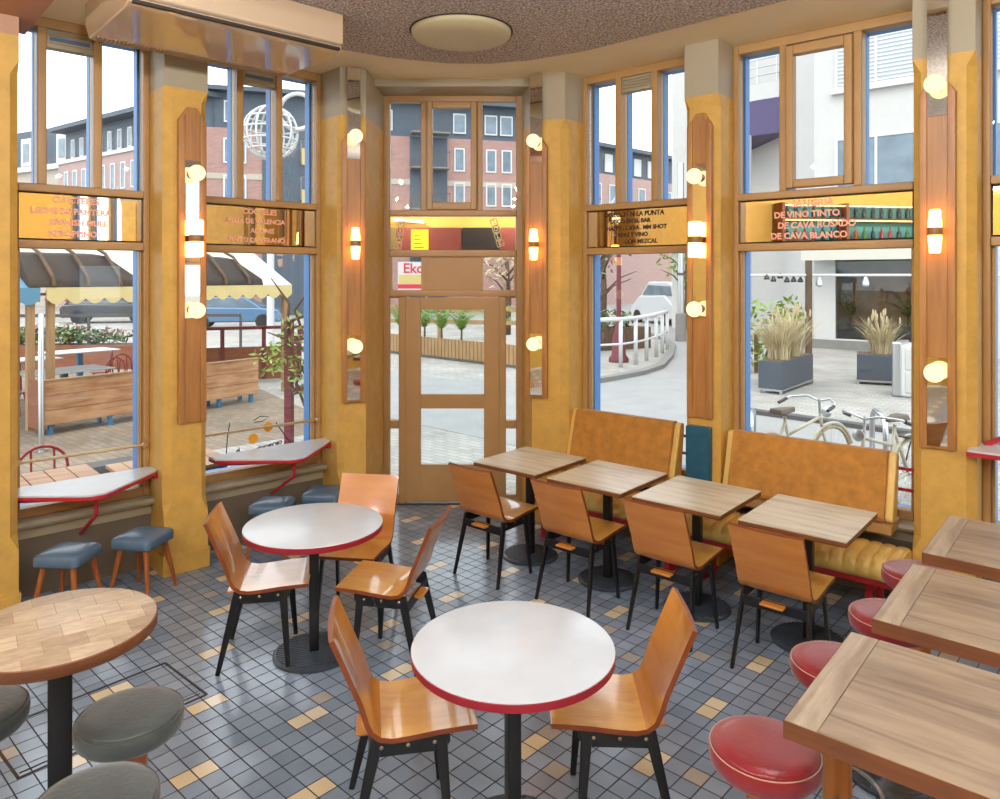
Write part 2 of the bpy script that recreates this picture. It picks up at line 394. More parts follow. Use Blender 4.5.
# ------------------------------------------------------------------ floor
def inside(x, y, m=0.0):
    q = Vector((x, y))
    return (q-A0).dot(NL) > m and (q-B0).dot(NR) > m and y < 7.12-m and -6.1 < x < 5.1 and y > -2.95
ang = math.radians(42.75); pt = .09525
T1 = Vector((math.sin(ang), math.cos(ang))); T2 = Vector((T1.y, -T1.x))
o_ = Vector((-(500-168)/740*1613.2/504, 1613.2/504))
slate = [lin(h) for h in ('#8a9db2', '#8396ab', '#90a3b8', '#7f92a7', '#889bb0')]
beige = [lin(h) for h in ('#e4d8b8', '#dccda8', '#e8dfc6')]; pale = lin('#aca8a0')
pal = {(8, -1), (11, -8), (16, 17), (23, 9), (26, 12), (12, 12)}
vs = []; fs = []; cols = []
for i in range(-110, 130):
    for j in range(-110, 110):
        c = o_+T1*(pt*(i+.5))+T2*(pt*(j+.5))
        if not inside(c.x, c.y, -.05): continue
        n = len(vs)
        for a, bq in ((0, 0), (1, 0), (1, 1), (0, 1)):
            p = o_+T1*(pt*(i+a))+T2*(pt*(j+bq)); vs.append((p.x, p.y, 0))
        fs.append((n, n+3, n+2, n+1))
        k = j//5
        if j % 5 == 0 and (i-(3 if k % 2 else 0)) % 6 in (0, 1): col = random.choice(beige)
        elif (i, j) in pal or random.random() < .006: col = pale
        else: col = random.choice(slate)
        f = random.uniform(.93, 1.07); cols.append(tuple(x*f for x in col)+(1,))
me = bpy.data.meshes.new('floor'); me.from_pydata(vs, [], fs); me.materials.append(M['tiles'])
uvl = me.uv_layers.new(name='UVMap')
for p in me.polygons:
    for li, q in zip(p.loop_indices, ((0, 0), (0, 1), (1, 1), (1, 0))): uvl.data[li].uv = q
at = me.attributes.new('tile_col', 'FLOAT_COLOR', 'FACE')
for i, cc in enumerate(cols): at.data[i].color = cc
fl = ob('floor', me); fl['kind'] = 'structure'
# dark metal frame of a floor hatch
hx = thing('floor_hatch', 'tiled floor hatch outlined by a thin dark metal frame', 'hatch', (-1.887, 4.168, 0), math.atan2(-.315, .36))
mb = MB()
for x0, x1, y0, y1 in ((0, .478, -.006, .006), (0, .478, -.86, -.848), (-.006, .006, -.86, 0), (.472, .484, -.86, 0), (.44, .446, -.84, -.02)): mb.box(x0, x1, y0, y1, 0, .003)
mb.build('hatch_frame', M['dark'], hx)

# ------------------------------------------------------------------ room shell
EL = FL(-4.0, 0); ER = FR(4.6, 0)
def wallseg(name, a, b2, z0, z1, t, mat):
    a = Vector(a[:2]); b2 = Vector(b2[:2]); d = (b2-a); L = d.length
    o = MB().box(0, L, 0, t, z0, z1).build(name, mat); o.location = (a.x, a.y, 0); o.rotation_euler = (0, 0, math.atan2(d.y, d.x)); o['kind'] = 'structure'; return o
ca = [(EL.x, EL.y), (-6.2, -3), (5.3, -3), (ER.x, ER.y)]
wallseg('wall_back', (5.3, -3), (-6.2, -3), 0, ZC, .1, M['wallb'])
wallseg('wall_side', (-6.2, -3), (EL.x, EL.y), 0, ZC, .1, M['wallb'])
wallseg('wall_far_side', (5.28, -.56), (5.3, -3), 0, ZC, .1, M['wallb'])
# solid facade beyond the first pillar (outside the picture)
w = wallseg('wall_left', EL, FL(-.45, 0), 0, ZC, .12, M['wall'])

# ceiling slab follows the plan
poly = [(EL.x-.1, EL.y), (-6.3, -3.1), (5.4, -3.1), (ER.x+.1, ER.y), tuple(FR(-1.6, -.35)[:2]), (.5, 7.35), (-1.3, 7.35), tuple(FL(2.6, -.35)[:2])]
c_ = MB().prism(poly, ZC, ZC+.12).build('ceiling', M['soffit']); c_['kind'] = 'structure'
pp = [(-5.4, 1.98), (-1.26, 5.78)]
pp += [(-.95, 5.98), (-.73, 6.07), (-.43, 6.17), (-.1, 6.18), (.25, 6.08), (.67, 5.83), (1.39, 5.17), (1.74, 4.85), (4.5, 2.4), (4.5, -2.9), (-5.4, -2.9)]
c_ = MB().prism(pp, ZC-.018, ZC).build('ceiling_panel', M['popcorn']); c_['kind'] = 'structure'
b_ = MB().box(-.6, .03, -3.2, .0, 3.84, ZC).build('ceiling_beam', plain('pinkish_beam', '#b58468', .6)); b_.location = FL(0, 0); b_.rotation_euler = (0, 0, AL); b_['kind'] = 'structure'
b_ = MB().box(-1.3, .45, 6.71, 7.1, 3.9, ZC).build('lintel_beam', M['wall']); b_['kind'] = 'structure'

# pillars: square shaft with chamfered corners that stop short of ceiling and sill
def pillar(name, loc, rz, s0, s1, d, ch=.05, kick=True, mt='wall'):
    def ring(z, c):
        return [Vector((s0, 0.0, z)), Vector((s1, 0.0, z)), Vector((s1, -d+c, z)), Vector((s1-c, -d, z)), Vector((s0+c, -d, z)), Vector((s0, -d+c, z))]
    p = struct(name, loc, rz)
    e = .002
    MB().loft([ring(0, e), ring(.42, e), ring(.52, ch), ring(3.47, ch), ring(3.56, e), ring(ZC, e)]).build('shaft', M[mt], p)
    if kick: MB().loft([[Vector((s0-.012, 0, z)), Vector((s1+.012, 0, z)), Vector((s1+.012, -d-.012, z)), Vector((s0-.012, -d-.012, z))] for z in (0, .15)]).build('baseboard', M['wall'], p, bevel=.006)
    return p
M['wallp'] = zpaint('ochre_plaster_pink_top', '#d5a850', '#bd9278', 3.72)
pillar('pillar', FL(0, 0), AL, -.45, -.068, .38, mt='wallp')
pillar('pillar', FL(0, 0), AL, .825, 1.14, .38)
pillar('pillar', FR(0, 0), AR, -.155, .12, .33, .045)
pillar('pillar', FR(0, 0), AR, 1.42, 1.765, .33)
# the two corner pillars beside the door
def corner(name, pts_):
    p = struct(name)
    def ring(z, k):
        return [Vector((x, y, z)) for x, y in pts_[k]]
    MB().loft([ring(0, 0), ring(.42, 0), ring(.52, 1), ring(3.47, 1), ring(3.56, 0), ring(ZC, 0)]).build('shaft', M['wall'], p)
    return p
def P2(v): return (v.x, v.y)
q0 = FL(2.262, 0); q1 = FL(2.262, .33); q1b = FL(2.262, .375); q2 = FL(2.285, .38); q2c = FL(2.34, .40)
cl = [[P2(q0), P2(q1b), P2(FL(2.264, .38)), (-1.16, 6.40), (-1.113, 7.06), (-1.25, 7.3), P2(FL(2.5, -.2))],
      [P2(q0), P2(FL(2.262, .33)), P2(FL(2.30, .385)), (-1.16, 6.40), (-1.113, 7.06), (-1.25, 7.3), P2(FL(2.5, -.2))]]
corner('pillar', cl)
cr = [[P2(FR(-1.283, 0)), P2(FR(-1.283, .325)), P2(FR(-1.285, .33)), (.285, 6.593), (.212, 7.06), (.36, 7.3), P2(FR(-1.5, -.2))],
      [P2(FR(-1.283, 0)), P2(FR(-1.283, .27)), P2(FR(-1.33, .335)), (.285, 6.593), (.212, 7.06), (.36, 7.3), P2(FR(-1.5, -.2))]]
corner('pillar', cr)

# ------------------------------------------------------------------ windows
def window(name, loc, rz, s0, s1, mull, vent, words, wcol, wsize, rail=True, sash=False, wx=None, mir_tilt=0.0, wslant=0.0):
    """x along the facade, -y into the room"""
    w = struct(name, loc, rz)
    fw = .045
    fr = MB()
    fr.box(s0, s0+fw, -.06, .05, .53, ZC); fr.box(s1-fw, s1, -.06, .05, .53, ZC)
    fr.box(s0+fw, s1-fw, -.06, .05, 3.90, ZC); fr.box(s0+fw, s1-fw, -.06, .05, .53, .595)
    fr.box(s0+fw, s1-fw, -.075, .05, 2.76, 2.815); fr.box(s0+fw, s1-fw, -.075, .05, 2.37, 2.43)
    for x0, x1 in ((s0+fw, s0+fw+.02), (s1-fw-.02, s1-fw)):   # inner beads of the lower pane
        fr.box(x0, x1, -.03, .03, .595, 2.37)
    for m_ in mull: fr.box(m_-.028, m_+.028, -.07, .05, 2.815, 3.90)
    fr.build('window_frame', M['frame'], w, bevel=.006, seg=1)
    ex = MB()
    xs = [s0+.03]+list(mull)+[s1-.03]
    for m_ in xs: ex.box(m_-.03, m_+.03, .05, .13, 2.79, 3.93)
    ex.box(s0, s0+.06, .05, .15, .5, 2.8); ex.box(s1-.06, s1, .05, .15, .5, 2.8); ex.box(s0, s1, .05, .13, .5, .585); ex.box(s0, s1, .05, .13, 3.9, ZC)
    ex.box(s0, s1, .05, .12, 2.38, 2.80)
    ex.build('outer_frame', M['blue'], w)
    MB().box(s0+fw, s1-fw, -.003, .003, .595, 2.37).build('pane', M['glass'], w)
    up = MB(); ed = [s0+fw]+list(mull)+[s1-fw]
    for i in range(3):
        up.box(ed[i]+(.028 if i else 0), ed[i+1]-(.028 if i < 2 else 0), -.003, .003, 2.815, 3.90)
    up.build('upper_pane', M['glass'], w)
    a, b2 = mull[0]+.028, mull[1]-.028
    if sash:
        sm = MB(); t = .055
        sm.box(a, a+t, -.1, -.02, 2.83, 3.88); sm.box(b2-t, b2, -.1, -.02, 2.83, 3.88); sm.box(a+t, b2-t, -.1, -.02, 2.83, 2.89); sm.box(a+t, b2-t, -.1, -.02, 3.81, 3.88)
        sm.build('opening_sash', M['frame'], w, bevel=.006, seg=1)
    if vent:
        vm = MB(); vm.box(a, b2, -.05, .03, 3.77, 3.90)
        for k in range(2 if vent == 1 else 4):
            z = 3.80+k*(.05 if vent == 1 else .024); vm.box(a+.015, b2-.015, -.066, -.05, z, z+(.016 if vent == 1 else .014))
        vm.build('vent_grille', M['sill'], w, bevel=.004, seg=1)
        if vent == 1: MB().box(a+.02, b2-.02, -.0535, -.05, 3.82, 3.845).build('vent_slot', M['leatherb'], w)
    mo = MB().box(s0+fw+.01, s1-fw-.01, -.006, 0, -.155, .155).build('mirror_panel', M['mirror'], w, loc=(0, -.035, 2.595)); mo.rotation_euler = (mir_tilt, 0, 0)
    n = len(words); cx = (s0+s1)/2 if wx is None else wx
    for i, t in enumerate(words):
        off = (0, -.03, .02, -.02, .06)[i % 5]
        text(t, wsize*(1.12 if i == 0 else 1), M[wcol], w, (cx+off*(s1-s0), -.0425, 2.595+.118-i*(.236/(n-1))), rot=(PI/2, wslant, 0), offset=.0022, shear=.06*(-1)**i)
    sl = MB()
    prof = [(.05, .46), (-.10, .46), (-.11, .475), (-.16, .485), (-.17, .505), (-.155, .525), (-.09, .53), (.05, .535)]
    Mx = Matrix(((0, 0, 1, 0), (1, 0, 0, 0), (0, 1, 0, 0), (0, 0, 0, 1)))
    sl.prism(prof, s0, s1, M=Mx); sl.box(s0, s1, -.095, .05, .40, .46)
    sl.build('window_sill', M['sill'], w, auto=25)
    MB().box(s0, s1, -.085, .1, 0, .405).build('apron_panel', M['apron'], w)
    if rail:
        r_ = MB(); r_.tube([(s0+.02, -.07, .915), (s1-.03, -.07, .915)], .011, 10)
        r_.tube([(s1-.045, -.06, .915), (s1-.045, -.09, .915)], .018, 12); r_.tube([(s0+.045, -.06, .915), (s0+.045, -.09, .915)], .018, 12)
        r_.build('rail', M['alu'], w, auto=40)
    return w
LL, LR = FL(0, 0), FR(0, 0)
w1 = window('window_1', LL, AL, -.068, .825, (.12, .469), 1, ['CÓCTELES', 'LECHE DE PANTERA', 'SPANISH MULE', 'SCROPPINO'], 'letter', .056, wx=.335)
w2 = window('window_2', LL, AL, 1.14, 2.262, (1.523, 1.864), 1, ['COCTELES', 'AGUA DE VALENCIA', 'ADONIS', 'TINTO DE VERANO'], 'letter', .056, wx=1.70)
w3 = window('window_3', LR, AR, -1.283, -.155, (-.907, -.558), 2, ['DIRECCIÓN LA PUNTA', 'DISCO EN EL BAR', 'HAPPY . CAVA . MM SHOT', 'TAPAS Y VINO', 'CON MEZCAL'], 'letterd', .05, rail=False, wx=-.77)
w4 = window('window_4', LR, AR, .12, 1.42, (.51, 1.027), 0, ['SANGRIA', 'DE VINO TINTO', 'DE CAVA ROSADO', 'DE CAVA BLANCO'], 'letter', .064, rail=False, sash=True, wx=.71)
w5 = window('window_5', LR, AR, 1.765, 2.9, (2.12, 2.5), 0, ['VERMUT', 'DE LA CASA'], 'letter', .085, rail=False, wx=2.5)

pillar('pillar', FR(0, 0), AR, 2.9, 3.25, .33)
window('window_6', LR, AR, 3.25, 4.5, (3.65, 4.1), 0, ['TAPAS', 'RACIONES'], 'letter', .06, rail=False)
LS = Vector((5.28, 2.94, 0))
pillar('pillar', LS, -PI/2, 2.0, 2.35, .33); pillar('pillar', LS, -PI/2, 0, .9, .2)
window('window_7', LS, -PI/2, .9, 2.0, (1.25, 1.63), 0, ['BRAVAS', 'CROQUETAS'], 'letter', .06, rail=False)
window('window_8', LS, -PI/2, 2.35, 3.5, (2.72, 3.12), 0, ['JAMON', 'QUESO'], 'letter', .06, rail=False)
# drawing stuck on the glass of the second window, read from the street
st = MB()
def stroke(mb, pts, r=.004): mb.tube([(x, -.006, z) for x, z in pts], r, 6)
stroke(st, [(1.46, .98), (1.44, .86), (1.43, .72), (1.45, .66), (1.52, .65), (1.74, .65), (1.97, .665)])
stroke(st, [(1.86, .93), (1.96, .78), (2.03, .70), (2.05, .64)])
stroke(st, [(1.66, .97), (1.72, 1.0), (1.80, .985), (1.74, .955), (1.67, .955)])
sd = struct('window_decal', LL, AL); sd['kind'] = 'thing'; tag(sd, 'black line drawing with two yellow discs stuck on the window glass', 'sticker')
st.build('outline', M['ink'], sd)
for x, z in ((1.66, .82), (1.79, .90)):
    MB().lathe([(.042, 0), (.042, .002)], 20, M=Matrix.Translation((x, -.006, z)) @ Matrix.Rotation(PI/2, 4, 'X')).build('yellow_disc', M['sticker'], sd)
text('cerveceria', .055, M['ink'], sd, (1.80, -.008, .745), rot=(PI/2, -.14, 0), sx=-1, offset=.002)
text('la\nla', .05, M['ink'], sd, (1.53, -.008, .72), rot=(PI/2, -.1, 0), sx=-1, offset=.002, space=.9)

# ------------------------------------------------------------------ door wall
K = .009595
def dx(p): return (p-500)*K
def dz(y): return 2.18-(y-276)*K
dw = struct('door_1', (0, 7.1, 0))
fr = MB()
def rect(mb, x0, x1, y0, y1, a=-.03, b2=.05): mb.box(dx(x0), dx(x1), a, b2, dz(y1), dz(y0))
rect(fr, 379, 390, 94, 503); rect(fr, 516, 527, 94, 503); rect(fr, 390, 516, 94, 102.5)
rect(fr, 421, 427.5, 102.5, 211); rect(fr, 477, 482.5, 102.5, 211); rect(fr, 390, 516, 210.5, 216.5, -.05); rect(fr, 390, 516, 250, 257, -.05)
rect(fr, 390, 516, 290, 296.5, -.04); rect(fr, 399, 406, 296.5, 503); rect(fr, 499, 506, 296.5, 503)
rect(fr, 390, 399, 420, 428); rect(fr, 506, 516, 420, 428); rect(fr, 390, 399, 494, 503); rect(fr, 506, 516, 494, 503); rect(fr, 390, 399, 296.5, 298); rect(fr, 506, 516, 296.5, 298)
fr.build('door_frame', M['door'], dw, bevel=.006, seg=1)
sm = MB(); rect(sm, 427.5, 433, 103, 210, -.07, .0); rect(sm, 471, 477, 103, 210, -.07, .0); rect(sm, 433, 471, 103, 109.5, -.07, .0); rect(sm, 433, 471, 203, 210, -.07, .0)
sm.build('opening_sash', M['door'], dw, bevel=.006, seg=1)
pn = MB(); rect(pn, 423, 483, 257, 290.5, -.02, .03); rect(pn, 390, 392, 257, 290, -.03, .03); rect(pn, 514, 516, 257, 290, -.03, .03); rect(pn, 421.5, 426, 257, 290.5, -.028, -.02); rect(pn, 479, 483, 257, 290.5, -.028, -.02)
pn.build('transom_panel', M['door'], dw)
gl = MB()
for x0, x1, y0, y1 in ((390, 421, 102.5, 211), (433, 471, 109, 203), (482.5, 516, 102.5, 211), (392, 423, 257, 290.5), (483, 514, 257, 290.5), (390, 399, 296, 420), (390, 399, 428, 495), (506, 516, 296, 420), (506, 516, 428, 495)): rect(gl, x0, x1, y0, y1, .008, .013)
gl.build('pane', M['glass'], dw)
lf = MB(); rect(lf, 405.8, 421, 297.5, 501, -.034, .02); rect(lf, 484, 499.2, 297.5, 501, -.034, .02); rect(lf, 421, 484, 297.5, 309.5, -.03, .02); rect(lf, 421, 484, 394, 408, -.03, .02); rect(lf, 421, 484, 464, 501, -.03, .02)
for y in (476, 484, 492): rect(lf, 428, 478, y, y+1.2, -.034, -.03)
leaf = lf.build('door_leaf', M['door'], dw, bevel=.005, seg=1)
gl = MB(); rect(gl, 421, 484, 309.5, 394, -.006, .0); rect(gl, 421, 484, 408, 464, -.006, .0); gl.build('door_pane', M['frost'], leaf)
mo = MB(); rect(mo, 390.5, 515.5, 217, 250, -.02, -.014); mo.build('mirror_panel', M['mirror'], dw)
# two slanted little name strips painted on the mirror
for (px, py, tilt) in ((400, 235, .16), (497, 233, -.28)):
    s_ = MB()
    for k in range(4):
        z = .105-k*.07
        for a, b2 in (((-.03, z+.03), (.03, z+.03)), ((.03, z+.03), (.03, z-.03)), ((.03, z-.03), (-.03, z-.03)), ((-.03, z-.03), (-.03, z+.03))):
            s_.tube([(a[0], 0, a[1]), (b2[0], 0, b2[1])], .0045, 6)
    so = s_.build('painted_strip', M['letterw'], dw, loc=(dx(px), -.023, dz(py))); so.rotation_euler = (0, tilt, 0)
    for k, ch in enumerate('OLAS' if px < 450 else 'SOLE'):
        text(ch, .055, M['letterw'], so, (0, -.002, .105-k*.07), offset=.001)
MB().box(-1.25, .36, -.05, .2, -.2, .004).build('door_step', M['dark'], dw)

# ------------------------------------------------------------------ lamp boards and wall lamps
def board(loc, rz, kind, label, w=.2):
    t = thing('lamp_board', label, 'wall panel', loc, rz)
    h = w/2; z0, z1 = 1.10, 3.42
    pr = MB(); poly = [(-h, z0), (h, z0), (h, z1-.10), (h*.35, z1), (-h*.35, z1), (-h, z1-.10)]
    Mx = Matrix(((1, 0, 0, 0), (0, 0, -1, 0), (0, 1, 0, 0), (0, 0, 0, 1)))
    pr.prism(poly, 0, .03, M=Mx)
    pr.build('backboard', M['board'], t, bevel=.004, seg=1)
    sd_ = MB()
    for sg in (-1, 1): sd_.prism([(sg*h, z0), (sg*h*.56, z0), (sg*h*.56, z1-.045), (sg*h, z1-.10)], .03, .045, M=Mx)
    sd_.build('side_batten', M['board'], t, bevel=.004, seg=1)
    segs = [(1.87, 3.03)] if kind == 'A' else [(1.12, 1.67), (3.18, ZC-.01)]
    for a, b2 in segs: MB().box(-.055, .055, -.036, -.03, a, b2).build('mirror_strip', M['strip'], t)
    return t
gl_ = thing('globe_lamp', 'x', 'wall lamp')
MB().sphere((0, -.09, 0), .059, 20, 12).build('globe', M['bulb'], gl_, smooth=True)
MB().lathe([(.03, 0), (.03, .04), (.022, .045)], 16, M=Matrix.Rotation(PI/2, 4, 'X')).build('socket', M['socket'], gl_, auto=40)
def tube_lamp(r0, r1):
    cy_ = thing('twin_tube_lamp', 'x', 'wall lamp')
    for sg in (1, -1):
        pr = [(r0*.93, .022), (r0, .03), (r1, .13), (r1*.8, .135)]
        MB().lathe(pr if sg > 0 else [(r, -z) for r, z in pr[::-1]], 20, c=(0, -.075, 0)).build('lamp_shade', M['tubelamp'], cy_, auto=40)
    cb_ = MB(); cb_.lathe([(r0, -.024), (r0+.002, -.018), (r0, -.006), (r0+.002, 0), (r0, .006), (r0+.002, .018), (r0, .024)], 20, c=(0, -.075, 0)); cb_.box(-.02, .02, -.05, 0, -.02, .02)
    cb_.build('lamp_collar', M['socket'], cy_, auto=40); return cy_
cy_ = tube_lamp(.04, .031); cw_ = tube_lamp(.05, .05)
spots = []
pA = lambda P, U, Nn, s, d: P+U*s+Nn*d
specs = [
 (FL(1.012, .38), AL, 'A', 'pillar between the two window counters'),
 (Vector((-1.262, 6.352, 0)), math.atan2(.10, .24), 'B', 'pillar beside the door nearest the window counters'),
 (Vector((.33, 6.572, 0)), math.atan2(-.1, .28), 'B', 'pillar between the door and the banquette'),
 (FR(-.015, .33), AR, 'A', 'pillar above the teal cushion'),
 (FR(1.565, .33), AR, 'B', 'pillar behind the long wooden tables')]
first = {'g': gl_, 't': cy_, 'w': cw_}; used = {'g': False, 't': False, 'w': False}
def lamp(k, loc, rz, label):
    o = copy_tree(first[k]) if used[k] else first[k]; used[k] = True
    place(o, loc, rz, label, 'lamps on the wooden wall boards')
for p, rz, kd, where in specs:
    board((p.x, p.y, 0), rz, kd, 'tall narrow wooden lamp board on the '+where)
    out = Vector((math.sin(rz), -math.cos(rz), 0))
    zs = (2.93, 2.455, 1.93) if kd == 'A' else (3.36, 2.455, 1.585)
    q = p+out*.034
    lamp('g', (q.x, q.y, zs[0]), rz, 'upper round globe lamp on the '+where)
    lamp('w' if kd == 'A' else 't', (q.x, q.y, zs[1]), rz, 'twin white tube lamp on the '+where)
    lamp('g', (q.x, q.y, zs[2]), rz, 'lower round globe lamp on the '+where)

# ------------------------------------------------------------------ ceiling things
d_ = thing('ceiling_light', 'large flat cream disc light set in the textured ceiling', 'ceiling light', (-.28, 5.36, ZC-.018))
MB().lathe([(.36, 0), (.36, -.02), (.345, -.04), (.2, -.055), (.001, -.06)], 48).build('cover', M['disc'], d_, auto=50)
MB().lathe([(.375, 0), (.375, -.006), (.365, -.006), (.365, 0)], 48).build('rim', M['dark'], d_)
ac = thing('ac_unit', 'beige glossy air conditioner hung under the ceiling by the window counters', 'air conditioner', FL(0, 0), AL)
Mx = Matrix(((0, 0, 1, 0), (-1, 0, 0, 0), (0, 1, 0, 0), (0, 0, 0, 1)))
MB().prism([(.60, 3.95), (.59, 3.80), (.68, 3.70), (1.44, 3.70), (1.52, 3.72), (1.52, 3.95)], .26, 1.61, M=Mx).build('casing', M['ac'], ac, bevel=.012)
MB().prism([(1.522, 3.95), (1.522, 3.735), (1.56, 3.75), (1.56, 3.95)], .27, 1.60, M=Mx).build('front_panel', M['ac'], ac, bevel=.01)
mb = MB()
for k in range(52): mb.box(.29+k*.025, .298+k*.025, -.78, -.69, 3.692, 3.70)
mb.box(.28, 1.59, -.785, -.685, 3.697, 3.701); mb.build('air_outlet', M['acg'], ac)
MB().box(.28, 1.59, -1.53, -1.5, 3.712, 3.73).build('dark_slot', M['dark'], ac)
for s_ in (.6, 1.4): MB().box(s_-.03, s_+.03, -1.2, -.9, 3.94, ZC).build('bracket', M['ac'], ac)

# ------------------------------------------------------------------ plywood chair
def shell_profile():
    pts = [(.295, .465), (.285, .466), (.24, .465), (.14, .460), (.03, .449), (-.03, .446), (-.07, .454), (-.10, .476), (-.12, .512), (-.148, .58), (-.200, .70), (-.247, .81), (-.255, .828)]
    return pts
def make_chair():
    t = thing('plywood_chair', 'x', 'chair')
    pr = shell_profile(); th = .02; nx = 10; W = .2
    nrm = []
    for i, p in enumerate(pr):
        a = pr[max(i-1, 0)]; b2 = pr[min(i+1, len(pr)-1)]
        tx, tz = b2[0]-a[0], b2[1]-a[1]; L = math.hypot(tx, tz); nrm.append((tz/L, -tx/L))  # points forward/up side
    def surf(i0, i1, name, mt):
        mb = MB(); rows = list(range(i0, i1+1)); vs_ = []
        for side in (0, 1):
            for i in rows:
                y, z = pr[i]; ny, nz = nrm[i]
                cur = max(0, min(1, (z-.47)/.12))
                hw = W if z > .47 else W-.0
                for k in range(nx+1):
                    u = -1+2*k/nx; x = u*hw
                    f = cur*.012*u*u
                    o_y = y+ny*f*1.0-(ny*th if side else 0); o_z = z+nz*f*1.0-(nz*th if side else 0)
                    vs_.append((x, o_y, o_z))
        n = nx+1; R = len(rows); fs_ = []; ms = []
        for side in (0, 1):
            for r in range(R-1):
                for k in range(nx):
                    q = side*R*n+r*n+k; fs_.append((q, q+1, q+n+1, q+n)); ms.append(0)
        B = R*n
        for r in range(R-1):
            for k in (0, nx): q = r*n+k; fs_.append((q, q+n, q+n+B, q+B)); ms.append(1)
        for r in (0, R-1):
            for k in range(nx): q = r*n+k; fs_.append((q, q+1, q+1+B, q+B)); ms.append(1)
        mb.v = vs_; mb.f = fs_; mb.m = ms
        return mb.build(name, [mt, M['edge']], t, auto=35)
    surf(0, 6, 'seat', M['ply']); surf(6, len(pr)-1, 'backrest', M['plyb'])
    for sg in (-1, 1):
        x = sg*.178
        r_ = MB(); Mx = Matrix(((0, 0, 1, x-.006), (1, 0, 0, 0), (0, 1, 0, 0), (0, 0, 0, 1)))
        r_.prism([(-.105, .432), (-.12, .37), (.165, .37), (.19, .40), (.19, .44), (-.02, .433)], 0, .012, M=Mx)
        r_.build('side_rail', M['black'], t, bevel=.002, seg=1)
        for y in (-.07, .03, .13):
            MB().lathe([(.008, 0), (.008, .004), (.003, .006)], 10, M=Matrix.Translation((x+sg*.006, y, .408)) @ Matrix.Rotation(sg*PI/2, 4, 'Y')).build('rivet', M['chrome'], t)
        MB().bar((x-sg*.002, .155, .435), (sg*.208, .187, 0), .018, .045, w2=.018, h2=.024, up=(0, 1, 0)).build('leg', M['black'], t, bevel=.004, seg=1)
        MB().bar((x-sg*.002, -.085, .435), (sg*.208, -.187, 0), .018, .048, w2=.018, h2=.024, up=(0, 1, 0)).build('leg', M['black'], t, bevel=.004, seg=1)
    MB().box(-.178, .178, -.118, -.104, .345, .40).build('rear_stretcher', M['black'], t, bevel=.003, seg=1)
    MB().box(-.178, .178, .14, .154, .395, .435).build('front_stretcher', M['black'], t, bevel=.003, seg=1)
    MB().box(-.065, .065, -.165, -.09, .383, .398).build('wooden_tab', M['plyb'], t, bevel=.004, seg=1)
    MB().tube([(-.165, .2, .442), (.165, .2, .442)], .005, 8).build('seat_wire', M['black'], t)
    return t
ch0 = make_chair(); CH = [
 ((-.054, 5.42), (.644, .765), 'plywood chair at the square table nearest the door, back to the room', 'chairs facing the banquette'),
 ((.523, 5.00), (.644, .765), 'plywood chair at the second square table from the door, back to the room', 'chairs facing the banquette'),
 ((1.065, 4.567), (.644, .765), 'plywood chair at the third square table from the door, back to the room', 'chairs facing the banquette'),
 ((1.567, 4.12), (.644, .765), 'plywood chair at the square table farthest from the door, back to the room', 'chairs facing the banquette'),
 ((-1.392, 4.27), (.985, .17), 'honey plywood chair at the rear white round table, on its window counter side', 'chairs at the white round tables'),
 ((-.58, 4.21), (-.98, .2), 'plywood chair at the rear white round table with its back toward the banquette', 'chairs at the white round tables'),
 ((-.92, 4.80), (-.15, -.99), 'orange plywood chair behind the rear white round table, facing into the room', 'chairs at the white round tables'),
 ((-.41, 2.975), (.98, .18), 'plywood chair at the front white round table, on the window counter side', 'chairs at the white round tables'),
 ((.497, 3.02), (-1, .04), 'plywood chair at the front white round table, on the red stools side', 'chairs at the white round tables')]
for i, (p, f, lb, g) in enumerate(CH):
    o = ch0 if i == 0 else copy_tree(ch0)
    place(o, (p[0], p[1], 0), math.atan2(-f[0], f[1]), lb, g)

# ------------------------------------------------------------------ tables
def ribbed_base(t, r=.22):
    mb = MB(); mb.lathe([(r, 0), (r, .012), (r-.012, .02), (.03, .022)], 40)
    for k in range(-8, 9):
        y = k*.022; hw = math.sqrt(max((r-.02)**2-y*y, 0)); mb.box(-hw, hw, y-.004, y+.004, .018, .027)
    mb.build('pedestal_base', M['base'], t, auto=40)
    MB().box(-.027, .027, -.027, .027, .02, .72).build('post', M['black'], t, bevel=.004, seg=1)
def white_table(p, lb):
    t = thing('round_table', lb, 'table', (p[0], p[1], 0), .3, 'white round tables')
    ribbed_base(t, .23)
    MB().lathe([(.39, .712), (.394, .716), (.394, .742), (.39, .746)], 72).build('edge_band', M['red'], t, auto=40)
    MB().lathe([(.3935, .7455), (.392, .749), (.388, .75), (.001, .75)], 72).build('tabletop', M['white'], t, auto=30)
    MB().box(-.15, .15, -.15, .15, .704, .712).build('mounting_plate', M['black'], t)
white_table((.05, 2.87), 'white round table with red edge in the front middle of the floor')
white_table((-1.076, 4.28), 'white round table with red edge nearer the window counters')
def square_table(p, lb):
    t = thing('square_table', lb, 'table', (p[0], p[1], 0), AR, 'square oak tables along the banquette')
    ribbed_base(t, .215)
    tp = MB().box(-.3, .3, -.33, .33, .742, .75).build('tabletop', M['top'], t, bevel=.002, seg=1)
    MB().box(-.3, .3, -.33, .33, .716, .7425).build('edge_band', M['oedge'], t, bevel=.002, seg=1)
    MB().box(-.13, .13, -.13, .13, .708, .716).build('mounting_plate', M['black'], t)
for p, lb in (((.236, 5.77), 'square oak table nearest the door'), ((.774, 5.31), 'second square oak table from the door, before the banquette'),
              ((1.298, 4.867), 'third square oak table from the door, before the teal cushion'), ((1.842, 4.416), 'square oak table farthest from the door, before the banquette')):
    square_table(p, lb)
